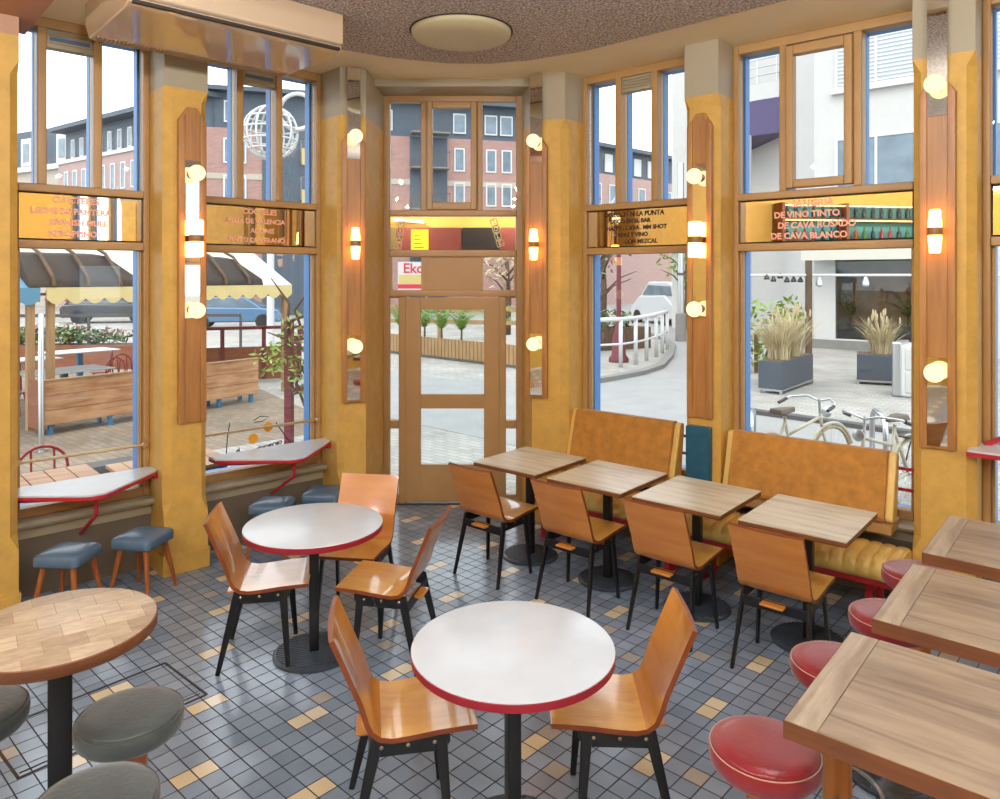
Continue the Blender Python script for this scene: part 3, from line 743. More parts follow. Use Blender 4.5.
def high_table(p, lb):
    """p = corner of the table nearest the camera on the stool side; x along the facade direction"""
    t = thing('high_table', lb, 'table', (p[0], p[1], 0), AR, 'long wooden high tables')
    L, W = .86, .635
    MB().box(.085, L, 0, W, .962, 1.0).build('tabletop', M['topb'], t, bevel=.003, seg=1)
    MB().box(0, .0845, 0, W, .962, 1.0).build('breadboard_end', M['topbe'], t, bevel=.003, seg=1)
    e = MB(); e.box(0, L, 0, W, .948, .9625); e.build('lower_edge', M['oedge'], t, bevel=.002, seg=1)
    for x, z0, z1 in ((.43, .02, .95),): MB().box(x-.04, x+.04, W/2-.04, W/2+.04, z0, z1).build('post', M['black'], t, bevel=.004, seg=1)
    MB().box(.20, .66, W/2-.23, W/2+.23, 0, .022).build('pedestal_base', M['base'], t, bevel=.008)
    # dark oak apron faces around the slab edge
    f = MB(); f.box(-.002, L, -.002, .0005, .950, .997); f.box(-.002, .0005, 0, W, .950, .997); f.build('edge_band', M['oedge'], t)
high_table((.757, 1.972), 'weathered oak high table nearest the camera beside the first red stool')
high_table((1.286, 2.554), 'weathered oak high table in the middle of the three')
high_table((1.807, 3.166), 'weathered oak high table nearest the window wall')
t = thing('round_high_table', 'round high table with end grain wood blocks and grey stools around it', 'table', (-1.49, 2.506, 0), .537)
MB().lathe([(.297, .958), (.3, .962), (.3, .995), (.297, .9985)], 64).build('edge_band', M['oedge'], t, auto=40)
MB().lathe([(.2975, .998), (.295, 1.0), (.001, 1.0)], 64).build('tabletop', M['blocks'], t, auto=40)
MB().box(-.036, .036, -.036, .036, .02, .955).build('post', M['black'], t, bevel=.004, seg=1)
MB().lathe([(.24, 0), (.24, .015), (.05, .025)], 40).build('pedestal_base', M['base'], t, auto=40)

# ------------------------------------------------------------------ stools
def round_stool(name, mt, postmt, ring=True):
    t = thing(name, 'x', 'stool')
    s = MB().lathe([(.14, .63), (.155, .633), (.166, .645), (.17, .665), (.17, .687), (.165, .697)], 48).build('seat_side', mt, t, auto=50)
    MB().lathe([(.166, .696), (.155, .707), (.12, .714), (.06, .718), (.001, .719)], 48).build('seat_cushion', mt, t, smooth=True)
    MB().tube([(.1665*math.cos(2*PI*k/48), .1665*math.sin(2*PI*k/48), .6975) for k in range(48)], .0024, 6, closed=True).build('piping', M['pipe'] if mt is M['leatherr'] else mt, t, smooth=True)
    MB().lathe([(.055, .05), (.052, .3), (.055, .63)], 24).build('post', postmt, t, auto=40)
    mb = MB(); prof = [(.19, 0), (.19, .014)]
    for k in range(6): r = .182-k*.021; prof += [(r, .02+.004*k), (r-.008, .012+.004*k), (r-.014, .012+.004*k)]
    prof += [(.055, .04), (.055, .055)]
    mb.lathe(prof, 40); mb.build('pedestal_base', M['base'], t, auto=25)
    if ring:
        mb = MB(); mb.tube([(.155*math.cos(2*PI*k/40), .155*math.sin(2*PI*k/40), .22) for k in range(40)], .008, 8, closed=True)
        for a in (.4, .4+PI): mb.tube([(.05*math.cos(a), .05*math.sin(a), .22), (.155*math.cos(a), .155*math.sin(a), .22)], .007, 8)
        mb.build('foot_ring', M['steel'], t, auto=40)
    return t
rs = round_stool('round_stool', M['leatherr'], M['legr'])
for i, (p, lb) in enumerate((((.833, 2.33), 'red round stool nearest the camera, before the corner of the front high table'), ((1.293, 2.837), 'second red round stool, half under the front high table'),
     ((1.707, 3.23), 'third red round stool, beside the middle high table'), ((2.095, 3.70), 'red round stool nearest the banquette end'))):
    o = rs if i == 0 else copy_tree(rs); place(o, (p[0], p[1], 0), .7*i, lb, 'red round stools at the high tables')
gs = round_stool('round_stool', M['leatherg'], M['legw'])
for i, (p, lb) in enumerate((((-1.253, 2.506), 'grey velvet round stool standing whole beside the round high table'), ((-1.80, 2.52), 'grey velvet round stool behind the black post of the round high table'), ((-1.144, 2.09), 'grey velvet round stool nearest the camera'))):
    o = gs if i == 0 else copy_tree(gs); place(o, (p[0], p[1], 0), .7*i, lb, 'grey stools at the round high table')
def low_stool():
    t = thing('low_stool', 'x', 'stool')
    mb = MB(); h = .15
    prof = [(.135, .335), (h, .345), (h, .395), (h-.01, .408), (h-.035, .417), (.07, .424), (.01, .426)]
    rings = []
    for r, z in prof:
        ring = []; k = min(.04, r*.3)
        for cx_, cy_, a0 in ((r-k, r-k, 0), (-(r-k), r-k, PI/2), (-(r-k), -(r-k), PI), (r-k, -(r-k), 1.5*PI)):
            for q in range(5): a = a0+PI/2*q/4; ring.append(Vector((cx_+k*math.cos(a), cy_+k*math.sin(a), z)))
        rings.append(ring)
    mb.loft(rings); mb.build('seat_cushion', M['leatherb'], t, auto=60)
    for sx in (-1, 1):
        for sy in (-1, 1): MB().tube([(sx*.095, sy*.095, .34), (sx*.15, sy*.15, 0)], [.019, .012], 12).build('leg', M['legw'], t, auto=40)
    return t
ls = low_stool()
for i, (p, r, lb) in enumerate((((-2.80, 4.80), -.06, 'blue leather low stool beside the round high table, under the first window counter'), ((-2.46, 5.10), -.2, 'blue leather low stool standing by the pillar below the first window counter'),
     ((-1.79, 5.83), -.05, 'blue leather low stool half hidden behind the rear white round table'), ((-1.46, 6.13), -.05, 'blue leather low stool beside the orange plywood chair'))):
    o = ls if i == 0 else copy_tree(ls); place(o, (p[0], p[1], 0), r, lb, 'blue low stools at the window counters')

# ------------------------------------------------------------------ window counters
def counter(sc, lb):
    t = thing('window_counter', lb, 'counter', FL(sc, 0), AL)
    poly = [(-.5, -.08), (-.5, -.20), (-.07, -.58), (-.03, -.60), (.05, -.60), (.10, -.57), (.5, -.22), (.5, -.08)]
    MB().prism(poly, .738, .75).build('counter_top', M['white'], t)
    MB().prism([(x*1.006, y*1.006) for x, y in poly], .712, .7385).build('edge_band', M['redm'], t, bevel=.003, seg=1)
    MB().tube([(.02, -.5, .715), (.02, -.5, .6), (.02, -.48, .575), (.02, -.10, .36)], .013, 10).build('leg', M['redm'], t, auto=50)
    MB().tube([(-.47, -.2, .70), (.02, -.5, .70), (.47, -.2, .70)], .01, 8).build('under_frame', M['redm'], t, auto=50)
    MB().box(.46, .50, -.24, -.16, .69, .712).build('bracket', M['redm'], t)
    return t
counter(.33, 'white window counter with red edge at the window above the two blue stools')
counter(1.76, 'white window counter with red edge at the window beside the door')
# folding shelf at the last window
t = thing('wall_shelf', 'narrow white shelf with red edge and slanted red strut at the end window', 'shelf', FR(1.86, .1), AR)
MB().box(-.13, .95, -.3, -.02, 1.115, 1.127).build('shelf_top', M['white'], t)
MB().box(-.135, .955, -.306, -.015, 1.09, 1.1155).build('edge_band', M['redm'], t)
MB().bar((-.07, -.06, 1.125), (.5, -.06, 1.46), .03, .03).build('strut', M['redm'], t)
MB().box(.48, .52, -.075, .03, 1.44, 1.48).build('strut_bracket', M['redm'], t)

# ------------------------------------------------------------------ banquettes
def banquette(s0, s1, b0, b1, lb, ends):
    t = thing('banquette', lb, 'banquette', FR(0, 0), AR, 'banquettes along the windows')
    mb = MB(); n = int((s1-s0)/.078); w = (s1-s0)/n; d0, d1 = .37, .76
    rows = []
    for k in range(n):
        x0 = s0+k*w
        for q in range(6):
            u = q/6; x = x0+u*w; h = .011*math.sin(PI*u)**.5
            ring = []
            for (dd, zz, hh) in ((d0, .325, 0), (d0, .43, 0), (d0+.03, .448, 1), (.5, .455, 1), (d1-.08, .452, 1), (d1-.02, .432, 1), (d1, .395, 1), (d1-.008, .345, .6), (d1-.03, .325, 0)):
                ring.append(Vector((x, -dd-(h*hh if zz < .44 else 0), zz+(h*hh if zz > .40 else 0))))
            rows.append(ring)
    ring = [Vector((s1, v.y, v.z)) for v in rows[0]]; rows.append(ring)
    mb.loft(rows); mb.build('seat_cushion', M['vinyl'], t, auto=50)
    # leaning back panel
    th0, th1 = .24, .14
    bk = MB(); pts = [(-.325, .56), (-.345, .60), (-.235, .995), (-.215, 1.01), (-.15, 1.01), (-.135, .99), (-.20, .56)]
    Mx = Matrix(((0, 0, 1, 0), (1, 0, 0, 0), (0, 1, 0, 0), (0, 0, 0, 1)))
    bk.prism(pts, b0+.05, b1-.05, M=Mx); bk.build('backrest', M['velvet'], t, bevel=.012)
    for x0, x1 in ((b0, b0+.052), (b1-.052, b1)):
        bs = MB().prism([(-.30, .56), (-.315, .60), (-.205, .99), (-.19, 1.0), (-.14, 1.0), (-.125, .98), (-.185, .56)], x0, x1, M=Mx)
        bs.build('backrest_wing', M['vinyl'], t, bevel=.012)
    MB().box(s0+.02, s1-.02, -.72, -.40, .285, .325).build('base_rail', M['redm'], t, bevel=.006)
    MB().box(b0, b1, -.36, -.09, .5, .558).build('back_ledge', M['frame'], t)
    for x in ends:
        lg = MB(); lg.box(x-.02, x+.02, -.70, -.66, .0, .285); lg.box(x-.02, x+.02, -.44, -.40, 0, .285); lg.box(x-.02, x+.02, -.70, -.40, .22, .285); lg.box(x-.035, x+.035, -.71, -.39, 0, .012)
        lg.build('leg', M['redm'], t, bevel=.008)
banquette(-1.36, .005, -1.288, -.25, 'yellow banquette with ochre velvet back nearest the door', (-1.25, -.12))
banquette(.012, 1.425, .141, 1.305, 'yellow banquette with ochre velvet back beside the red stools', (.12, 1.25))
pd = MB().box(-.095, .095, -.075, .0, 0, .585).build('back_cushion', M['teal'], None, bevel=.012)
pd.location = FR(-.01, .345, .457); pd.rotation_euler = (0, 0, AR); tag(pd, 'dark teal velvet cushion standing against the pillar between the banquettes', 'cushion')
for (s0, s1, lb) in ((-.23, -.16, 'short pair of red guard bars at the window beside the teal cushion'), (1.31, 1.415, 'short pair of red guard bars between the banquette back and the pillar')):
    t = thing('guard_rail', lb, 'rail', FR(0, 0), AR)
    for z in (.74, .88): MB().box(s0-.9, s1, -.085, -.065, z-.01, z+.01).build('bar', M['redm'], t)
    MB().box(s1-.008, s1+.004, -.10, -.05, .62, .94).build('bracket', M['redm'], t)

#EXT0#
# ------------------------------------------------------------------ street
ZS = -.2
g_ = MB().box(-90, 90, -40, 130, ZS-.1, ZS).build('street_ground', M['paving']); g_['kind'] = 'structure'
rd = MB().prism([(-4.5, 15.0), (1.0, 9.6), (4.2, 8.4), (6.1, 11.0), (4.4, 12.8), (5.2, 17), (8, 30), (14, 60), (9, 62), (6.2, 27.5), (5.85, 24.8), (4.95, 21.5), (4.2, 19.1), (3.4, 17.8), (2.1, 16.5), (-1, 16.8), (-4, 20)], ZS, ZS+.006).build('road_surface', M['asphalt']); rd['kind'] = 'structure'
kb = MB(); kp = [(1.7, 16.4), (2.18, 16.5), (3.37, 17.8), (4.13, 19.1), (4.93, 21.5), (5.77, 24.8), (6.1, 27.5), (5.9, 32)]
for a, b2 in zip(kp, kp[1:]): kb.bar((*a, ZS+.05), (*b2, ZS+.05), .22, .12)
k_ = kb.build('kerb_stone', M['kerb']); k_['kind'] = 'structure'
kb = MB(); kb.bar((3.6, 13.6, ZS+.03), (12, 5.1, ZS+.03), .2, .09); kb.bar((-12, 2.2, ZS+.04), (-4.6, 9.3, ZS+.04), .3, .1)
k_ = kb.build('kerb_stone', M['kerbd']); k_['kind'] = 'structure'
tp_ = MB().prism([(-16, 3), (-12.2, 2.2), (-2.4, 11.6), (-6, 17), (-16, 20)], ZS, ZS+.004).build('terrace_pavement', M['terrace']); tp_['kind'] = 'structure'

# ------------------------------------------------------------------ buildings
def fwin(t, x, z, w, h, wm=None, out=-.06, mull=1, sill=False):
    f = MB(); b_ = .09
    f.box(x, x+w, out, .02, z, z+b_); f.box(x, x+w, out, .02, z+h-b_, z+h); f.box(x, x+b_, out, .02, z+b_, z+h-b_); f.box(x+w-b_, x+w, out, .02, z+b_, z+h-b_)
    if mull > 1:
        for k in range(1, mull): f.box(x+w*k/mull-.04, x+w*k/mull+.04, out, .02, z+b_, z+h-b_)
    if sill: f.box(x-.1, x+w+.1, -.18, .02, z-.14, z)
    o = f.build('window', M['winwhite'], t)
    MB().box(x+b_, x+w-b_, -.03, -.02, z+b_, z+h-b_).build('pane', wm or M['winglass'], o)
def facade(p0, p1, lb, name='apartment_building', cat='building', group=None):
    a = Vector(p0); b2 = Vector(p1); d = b2-a
    return thing(name, lb, cat, (a.x, a.y, ZS), math.atan2(d.y, d.x), group), d.length
t, L = facade((-32.7, 54.8), (-17.4, 43.7), 'long brick apartment block with dark attic storey beyond the terrace awnings')
MB().box(0, L, 0, 8, 0, 10.8).build('wall', M['brickpink'], t); MB().box(0, L+.0, .5, 8, 10.8, 13.0).build('attic', M['slateroof'], t)
MB().box(-.5, L+.3, -.5, 8, 13.0, 13.3).build('roof', M['slateroof'], t); MB().box(0, L, -.12, .1, 10.6, 10.85).build('cornice', M['winwhite'], t)
for k in range(13):
    x = 1+k*1.35
    fwin(t, x, 8.2, .65, 1.8); fwin(t, x, 5.2, .65, 1.8)
    f = MB().box(x, x+.55, .42, .5, 11.05, 12.4).build('attic_window', M['winwhite'], t); MB().box(x+.1, x+.45, .40, .42, 11.15, 12.3).build('pane', M['winglass'], f)
t, L = facade((-17.4, 43.7), (1.6, 48.75), 'brick apartment building with blue attic and balconies seen above the door')
MB().box(0, L, 0, 8, 0, 11.2).build('wall', M['brickred'], t); MB().box(0, L, .4, 8, 11.2, 13.4).build('attic', M['slateroof'], t)
MB().box(-.3, L+.3, -.3, 8, 13.4, 13.65).build('roof', M['slateroof'], t); MB().box(0, L, -.04, .02, 8.15, 8.5).build('stone_band', M['extcream'], t)
MB().box(3.2, 7.4, -.06, .02, 0, 11.2).build('glazed_section', M['slateroof'], t)
for k, x in enumerate((1.0, 8.4, 10.2, 14.95, 17.05, 18.1)):
    for z in (9.1, 6.9, 4.2): fwin(t, x, z, .7 if k != 0 else 1.3, 1.5)
    f = MB().box(x, x+.85, .3, .4, 11.6, 12.9).build('attic_window', M['winwhite'], t); MB().box(x+.08, x+.77, .28, .3, 11.7, 12.8).build('pane', M['winglass'], f)
for x in (3.5, 5.4):
    for z in (9.2, 7.0, 4.4): fwin(t, x, z, 1.3, 1.5, mull=2)
for z in (10.3, 7.8): MB().box(5.5, 6.6, -.5, -.42, z-1.2, z-.2).build('yellow_panel', M['yellow'], t)
MB().box(12.1, 14.5, -.05, .01, 0, 11.2).build('balcony_recess', M['slateroof'], t)
for z in (4.0, 6.6, 9.2, 11.4):
    f = MB().box(12.1, 14.5, -1.1, 0, z-.1, z).build('balcony', M['kerb'], t)
    r = MB(); r.box(12.1, 14.5, -1.1, -1.07, z+.9, z+.96)
    for k in range(13): r.box(12.1+k*.195, 12.13+k*.195, -1.1, -1.07, z, z+.9)
    r.build('railing', M['kerbd'], f)
t, L = facade((2.6, 55.5), (22, 73.5), 'brick block with dark attic receding behind the white railing')
MB().box(0, L, 0, 8, 0, 10.8).build('wall', M['brickpink'], t); MB().box(0, L, .5, 8, 10.8, 13.0).build('attic', M['slateroof'], t); MB().box(-.3, L, -.3, 8, 13.0, 13.3).build('roof', M['slateroof'], t)
for k in range(9):
    x = .8+k*2.0
    for z in (8.2, 5.2): fwin(t, x, z, 1.0, 1.8)
    f = MB().box(x, x+1.0, .4, .5, 11.1, 12.6).build('attic_window', M['winwhite'], t)
t, L = facade((-50, 66), (-31.5, 56), 'pale stone town house with dormers at the far end of the square', 'town_house')
MB().box(0, L, 0, 8, 0, 11).build('wall', M['extcream'], t); MB().box(0, L, .6, 8, 11, 14.2).build('roof', M['slateroof'], t); MB().box(0, L, -.3, .1, 10.7, 11.1).build('cornice', M['winwhite'], t)
for k in range(8):
    x = 1+k*2.4; fwin(t, x, 7.2, 1.1, 2.2); fwin(t, x, 3.6, 1.1, 2.4)
    if k % 2: f = MB().box(x-.1, x+1.3, -.1, 1.2, 11.2, 13.4).build('dormer', M['winwhite'], t); MB().box(x+.2, x+1.0, -.12, -.1, 11.5, 13.0).build('pane', M['winglass'], f)

# white building across the street with the shop below
t, L = facade((10.4, 24.5), (22.9, 14.0), 'white rendered building with shop window and slatted blinds upstairs', 'shop_building')
w_ = MB(); w_.box(0, .66, 0, .5, 0, 2.95); w_.box(4.05, L, 0, .5, 0, 2.95); w_.box(0, L, 0, 6, 2.95, 14); w_.box(0, L, .05, .5, -.0, .28); w_.box(.3, L, 4.5, 5, 0, 3); w_.box(0, .3, .5, 5, 0, 3)
w_.build('wall', M['extwhite'], t)
MB().box(-.05, 4.2, -.06, .1, 0, .3).build('plinth', M['kerb'], t)
MB().box(.66, 4.05, .1, .13, .3, 2.85).build('shop_pane', glass('shop_glass', '#dfe6e6', 1.0), t)
MB().box(.6, 4.1, .02, .1, .25, .34).build('shop_sill', M['winwhite'], t)
MB().box(.7, 4.0, 1.5, 1.6, 0, 2.9).build('inner_wall', plain('shop_inside', '#c08a68', .7, var=.3, vscale=2), t)
MB().box(.66, 4.05, .3, .5, .3, .8).build('window_counter', M['greyp'], t)
MB().box(-.1, 4.6, -1.0, -.95, 2.88, 3.2).build('awning_valance', M['canvasw'], t); MB().box(-.1, 4.6, -.98, .05, 3.16, 3.24).build('awning_box', M['kerb'], t)
for x in (.66, 4.6, 8.5):
    for z, wm in ((8.4, M['blind']), (5.1, None)):
        fwin(t, x, z, 2.45, 1.75, wm, mull=2, sill=True)
        if wm:
            s_ = MB()
            for k in range(13): s_.box(x+.1, x+2.35, -.05, -.03, z+.12+k*.125, z+.17+k*.125)
            s_.build('blind_slats', M['winwhite'], t)
def pot_palm(p, z, h, n, lb, mt='leafd', name='potted_palm', pot=.16, group=None, spread=.5):
    t = thing(name, lb, 'plant', (p[0], p[1], z), random.random()*6, group)
    if pot: MB().lathe([(pot*.75, 0), (pot, pot*1.8), (pot*.9, pot*1.8)], 16).build('pot', M['greyp'], t, auto=40)
    z0 = pot*1.6 if pot else 0
    MB().tube([(0, 0, z0), (.01, 0, z0+h*.32)], [.035, .025], 8).build('stem', M['bark'], t)
    mb = MB()
    for k in range(n):
        a = 2*PI*k/n+random.uniform(-.2, .2); r = h*spread*random.uniform(.6, 1.15); up = h*random.uniform(.45, 1.05)
        pts = [Vector((math.cos(a)*r*u, math.sin(a)*r*u, z0+h*.3+up*u*1.6*(1-.62*u))) for u in (0, .2, .4, .6, .8, 1)]
        side = Vector((-math.sin(a), math.cos(a), 0))
        for q in range(1, 6):
            for e in (-1, 1):
                for w in (0, .5):
                    b0 = pts[q-1].lerp(pts[q], w); tip = b0+side*e*r*.26*(1-.1*q)+(pts[q]-pts[q-1])*.9+Vector((0, 0, -.05*r))
                    d = (pts[q]-pts[q-1])*.28; mb.add([b0, b0+d, tip], [(0, 1, 2)])
    mb.build('fronds', M[mt], t); return t
pot_palm((11.5, 24.3), .1, 1.5, 9, 'dark potted palm inside the shop window'); pot_palm((12.9, 23.4), .1, 1.7, 9, 'dark bushy plant inside the shop window beside the wicker basket')
bk = thing('wicker_basket', 'tall brown wicker basket inside the shop window', 'basket', (13.35, 22.55, .60))
MB().lathe([(.22, 0), (.3, .25), (.28, .55), (.24, .56), (.22, .1)], 20).build('basket', M['straw'], bk, auto=40); MB().lathe([(.3, .52), (.31, .56), (.28, .58)], 20).build('rim', M['bark'], bk)
# curved building at the corner
t = thing('balcony_building', 'white corner building with curved balcony and purple underside', 'building', (0, 0, ZS))
MB().prism([(7.9, 34), (10.4, 31.6), (10.6, 24.7), (14, 26), (18, 36)], 0, 14).build('wall', M['extwhite'], t)
arc = [(12.0+3.6*math.cos(a), 30.5+4.2*math.sin(a)) for a in [PI*(.78+.06*k) for k in range(12)]]
MB().prism(arc+[(12, 30.5)], 7.6, 8.9).build('balcony_soffit', M['purple'], t); MB().prism(arc+[(12, 30.5)], 8.9, 9.5).build('balcony_parapet', M['extwhite'], t)
r = MB()
for z in (9.8, 10.1, 10.4): r.tube([(x, y, z) for x, y in arc], .03, 6)
for x, y in arc: r.tube([(x, y, 9.5), (x, y, 10.4)], .025, 6)
r.build('balcony_rail', M['steel'], t); MB().lathe([(.22, 0), (.22, 7.6)], 20, c=(9.15, 27.6, 0)).build('column', M['extwhite'], t)
MB().box(8.9, 9.7, 33.0, 33.6, 8.0, 9.2).build('balcony_box', M['blind'], t)

# ------------------------------------------------------------------ plants
def leafball(mb, c, r, n, s, sc=(1, 1, 1)):
    for _ in range(n):
        while True:
            v = Vector((random.uniform(-1, 1), random.uniform(-1, 1), random.uniform(-1, 1)))
            if .25 < v.length < 1: break
        p = Vector(c)+Vector((v.x*r*sc[0], v.y*r*sc[1], v.z*r*sc[2]))
        a = Vector((random.gauss(0, 1), random.gauss(0, 1), random.gauss(0, .7))).normalized()*s*random.uniform(.6, 1.3)
        b2 = a.cross(Vector((random.gauss(0, 1), random.gauss(0, 1), random.gauss(0, 1)))).normalized()*s*.35
        mb.add([p-a, p+b2, p+a, p-b2], [(0, 1, 2, 3)])
def box_planter(name, lb, p0, p1, w, h, mt, legs=True, cat='planter'):
    a = Vector(p0); b2 = Vector(p1); d = b2-a; L = d.length
    t = thing(name, lb, cat, (a.x, a.y, ZS), math.atan2(d.y, d.x))
    MB().box(0, L, 0, w, .1 if legs else 0, h).build('box', mt, t, bevel=.01)
    MB().box(.03, L-.03, .03, w-.03, h-.02, h+.005).build('soil', M['bark'], t)
    return t, L
def grass_tuft(p, z, h, n, r, lb):
    t = thing('dry_grass', lb, 'plant', (p[0], p[1], z)); mb = MB()
    for _ in range(n):
        a = random.uniform(0, 2*PI); r0 = r*random.random()*.6; lean = random.uniform(.1, .75); hh = h*random.uniform(.55, 1.1)
        b0 = Vector((r0*math.cos(a), r0*math.sin(a), 0)); pts = [b0+Vector((math.cos(a)*lean*hh*u*u, math.sin(a)*lean*hh*u*u, hh*u*(1-.25*lean*u))) for u in (0, .35, .7, 1)]
        sd_ = Vector((-math.sin(a), math.cos(a), 0))*.008
        for q in range(3): mb.add([pts[q]-sd_, pts[q]+sd_, pts[q+1]+sd_*(.8 if q < 2 else .2), pts[q+1]-sd_*(.8 if q < 2 else .2)], [(0, 1, 2, 3)])
    mb.build('blades', M['straw'], t)
    mb = MB()
    for _ in range(n//18):
        a = random.uniform(0, 2*PI); rr = r*random.uniform(.2, 1.0); c0 = Vector((rr*math.cos(a), rr*math.sin(a), h*random.uniform(.8, 1.15)))
        mb.sphere(c0, .022, 6, 5, sc=(1, 1, 4))
    mb.build('seed_heads', M['straw'], t)
def metal_feet(t, L, w):
    f = MB(); f.box(-.01, L+.01, -.012, 0, .06, .1); f.box(-.012, 0, 0, w, .06, .1); f.box(L, L+.012, 0, w, .06, .1)
    for x in (0, L-.05):
        for y in (-.01, w-.05): f.box(x, x+.05, y, y+.05, 0, .1)
    f.build('metal_foot', M['steel'], t)
t, L = box_planter('street_planter', 'slate grey box planter with tall dry grass nearer the bicycles', (5.63, 14.8), (6.94, 16.4), .47, .66, M['greyp']); metal_feet(t, L, .47)
for p_, lb in (((5.78, 15.3), 'tall dry ornamental grass at the near end of the slate planter'), ((6.3, 15.95), 'tall dry ornamental grass at the far end of the slate planter')): grass_tuft(p_, .45, .95, 300, .4, lb)
t, L = box_planter('street_planter', 'slate grey box planter with dry grass before the shop window', (7.86, 16.3), (9.3, 15.6), .7, .66, M['greyp']); metal_feet(t, L, .7)
grass_tuft((8.45, 16.4), .45, .85, 260, .38, 'dry ornamental grass in the planter before the shop window')
t = thing('green_shrub', 'leafy green shrub standing behind the slate planter', 'shrub', (6.3, 18.2, ZS)); mb = MB(); leafball(mb, (0, 0, 1.0), .95, 420, .12, (1.3, .8, .9)); leafball(mb, (.7, -.3, 1.4), .5, 120, .12); mb.build('foliage', M['leaf'], t); MB().tube([(0, 0, 0), (0, 0, 1)], .05).build('stem', M['bark'], t)
t = thing('picnic_table', 'orange beer garden table with green legs left of the shrub', 'table', (6.9, 20.5, ZS), .2); MB().box(-.9, .9, -.3, .3, .72, .76).build('table_top', M['post'], t)
for x in (-.6, .6): MB().bar((x, -.25, 0), (x, .25, .72), .05, .05).build('leg', plain('green_leg', '#3c6b4a', .5), t); MB().bar((x, .25, 0), (x, -.25, .72), .05, .05).build('leg', M['greyp'], t)
# white utility cabinet
t = thing('utility_cabinet', 'white street cabinet with grey frame beside the shop planter', 'cabinet', (7.78, 14.6, ZS), AR)
MB().box(0, 1.1, 0, .7, 0, 1.02).build('body', M['whitem'], t, bevel=.05, seg=3); MB().box(-.05, .13, -.02, .72, 0, 1.08).build('side_frame', M['steel'], t, bevel=.04, seg=3)
for z in (.1, .55): MB().box(.2, 1.05, -.02, 0, z, z+.4).build('door', M['extwhite'], t, bevel=.01)
# light frame
t = thing('light_frame', 'brown post with white cross bar and clip lamps before the shop', 'light frame', (7.3, 17.5, ZS))
MB().box(-.06, .06, -.06, .06, 0, 2.75).build('post', M['bark'], t); MB().tube([(-2.2, .3, 2.4), (4.5, -.6, 2.4)], .03, 8).build('cross_bar', M['whitem'], t)
for k in range(6): MB().lathe([(.02, 0), (.07, -.1), (.06, -.13)], 12, c=(-.95+.16*k, .12, 2.4+random.uniform(-.05, .05))).build('clip_lamp', M['black'], t, auto=40)
for x in (.25, 1.35): MB().lathe([(.03, 0), (.08, -.12), (.08, -.2), (.03, -.24)], 12, c=(x, 0, 2.36)).build('hanging_lamp', M['steel'], t, auto=40)

# bicycles and racks
def bike(p, ang_, lb, back=False):
    t = thing('bicycle', lb, 'bicycle', (p[0], p[1], ZS), ang_)
    for x in (-.52, .53):
        w_ = MB().tube([(x+.34*math.cos(a), 0, .35+.34*math.sin(a)) for a in [2*PI*k/32 for k in range(32)]], .019, 8, closed=True).build('wheel', M['rubber'], t, smooth=True)
        s_ = MB()
        for k in range(16): a = 2*PI*k/16; s_.tube([(x, 0, .35), (x+.33*math.cos(a), 0, .35+.33*math.sin(a))], .0025, 4)
        s_.tube([(x, -.04, .35), (x, .04, .35)], .022, 8); s_.build('spokes', M['steel'], w_)
        MB().tube([(x+.385*math.cos(a), 0, .35+.385*math.sin(a)) for a in [PI*(.1+.75*k/12) for k in range(13)]], .02, 6).build('mudguard', M['cream'], t)
    f = MB()
    for a, b2 in (((-.52, 0, .35), (-.1, 0, .30)), ((-.52, 0, .35), (-.24, 0, .82)), ((-.1, 0, .30), (-.25, 0, .88)), ((-.1, 0, .30), (.36, 0, .70)), ((-.2, 0, .68), (.34, 0, .82)), ((.34, 0, .86), (.38, 0, .66)), ((.38, 0, .66), (.53, 0, .35))): f.tube([a, b2], .018, 8)
    f.build('frame', M['cream'], t, smooth=True)
    MB().tube([(.12, -.3, .98), (.2, -.29, 1.02), (.32, -.14, 1.04), (.33, 0, 1.0), (.32, .14, 1.04), (.2, .29, 1.02), (.12, .3, .98)], .013, 8).build('handlebar', M['steel'], t, smooth=True)
    for sg in (-1, 1): MB().tube([(.04, sg*.31, .96), (.16, sg*.3, 1.0)], .019, 8).build('grip', M['black'], t)
    MB().tube([(.34, 0, .84), (.325, 0, 1.02)], .015).build('stem', M['steel'], t)
    MB().loft([[Vector((x, -w, .94-.02)), Vector((x, w, .94-.02)), Vector((x, w*.8, .975)), Vector((x, -w*.8, .975))] for x, w in ((-.40, .085), (-.30, .09), (-.2, .05), (-.1, .025))]).build('saddle', M['saddle'], t, bevel=.012)
    MB().lathe([(.04, 0), (.06, .05), (.03, .06)], 12, M=Matrix.Translation((.4, 0, .86)) @ Matrix.Rotation(PI/2, 4, 'Y')).build('headlight', M['steel'], t, auto=40)
    for a, b2 in (((-.1, -.06, .30), (-.04, -.1, .16)), ((-.1, .06, .30), (-.16, .1, .44))): MB().tube([a, b2], .012).build('crank', M['steel'], t)
    if back:
        b_ = MB(); b_.box(-.78, -.4, -.07, .07, .73, .745); b_.tube([(-.75, -.06, .73), (-.52, -.05, .35)], .008); b_.tube([(-.75, .06, .73), (-.52, .05, .35)], .008); b_.build('luggage_rack', M['black'], t)
bike((3.25, 8.02), .53, 'cream bicycle with brown saddle parked nearest the teal cushion')
bike((3.78, 7.32), .62+PI, 'cream bicycle with white mudguard parked nearest the tall lamp pillar', True)
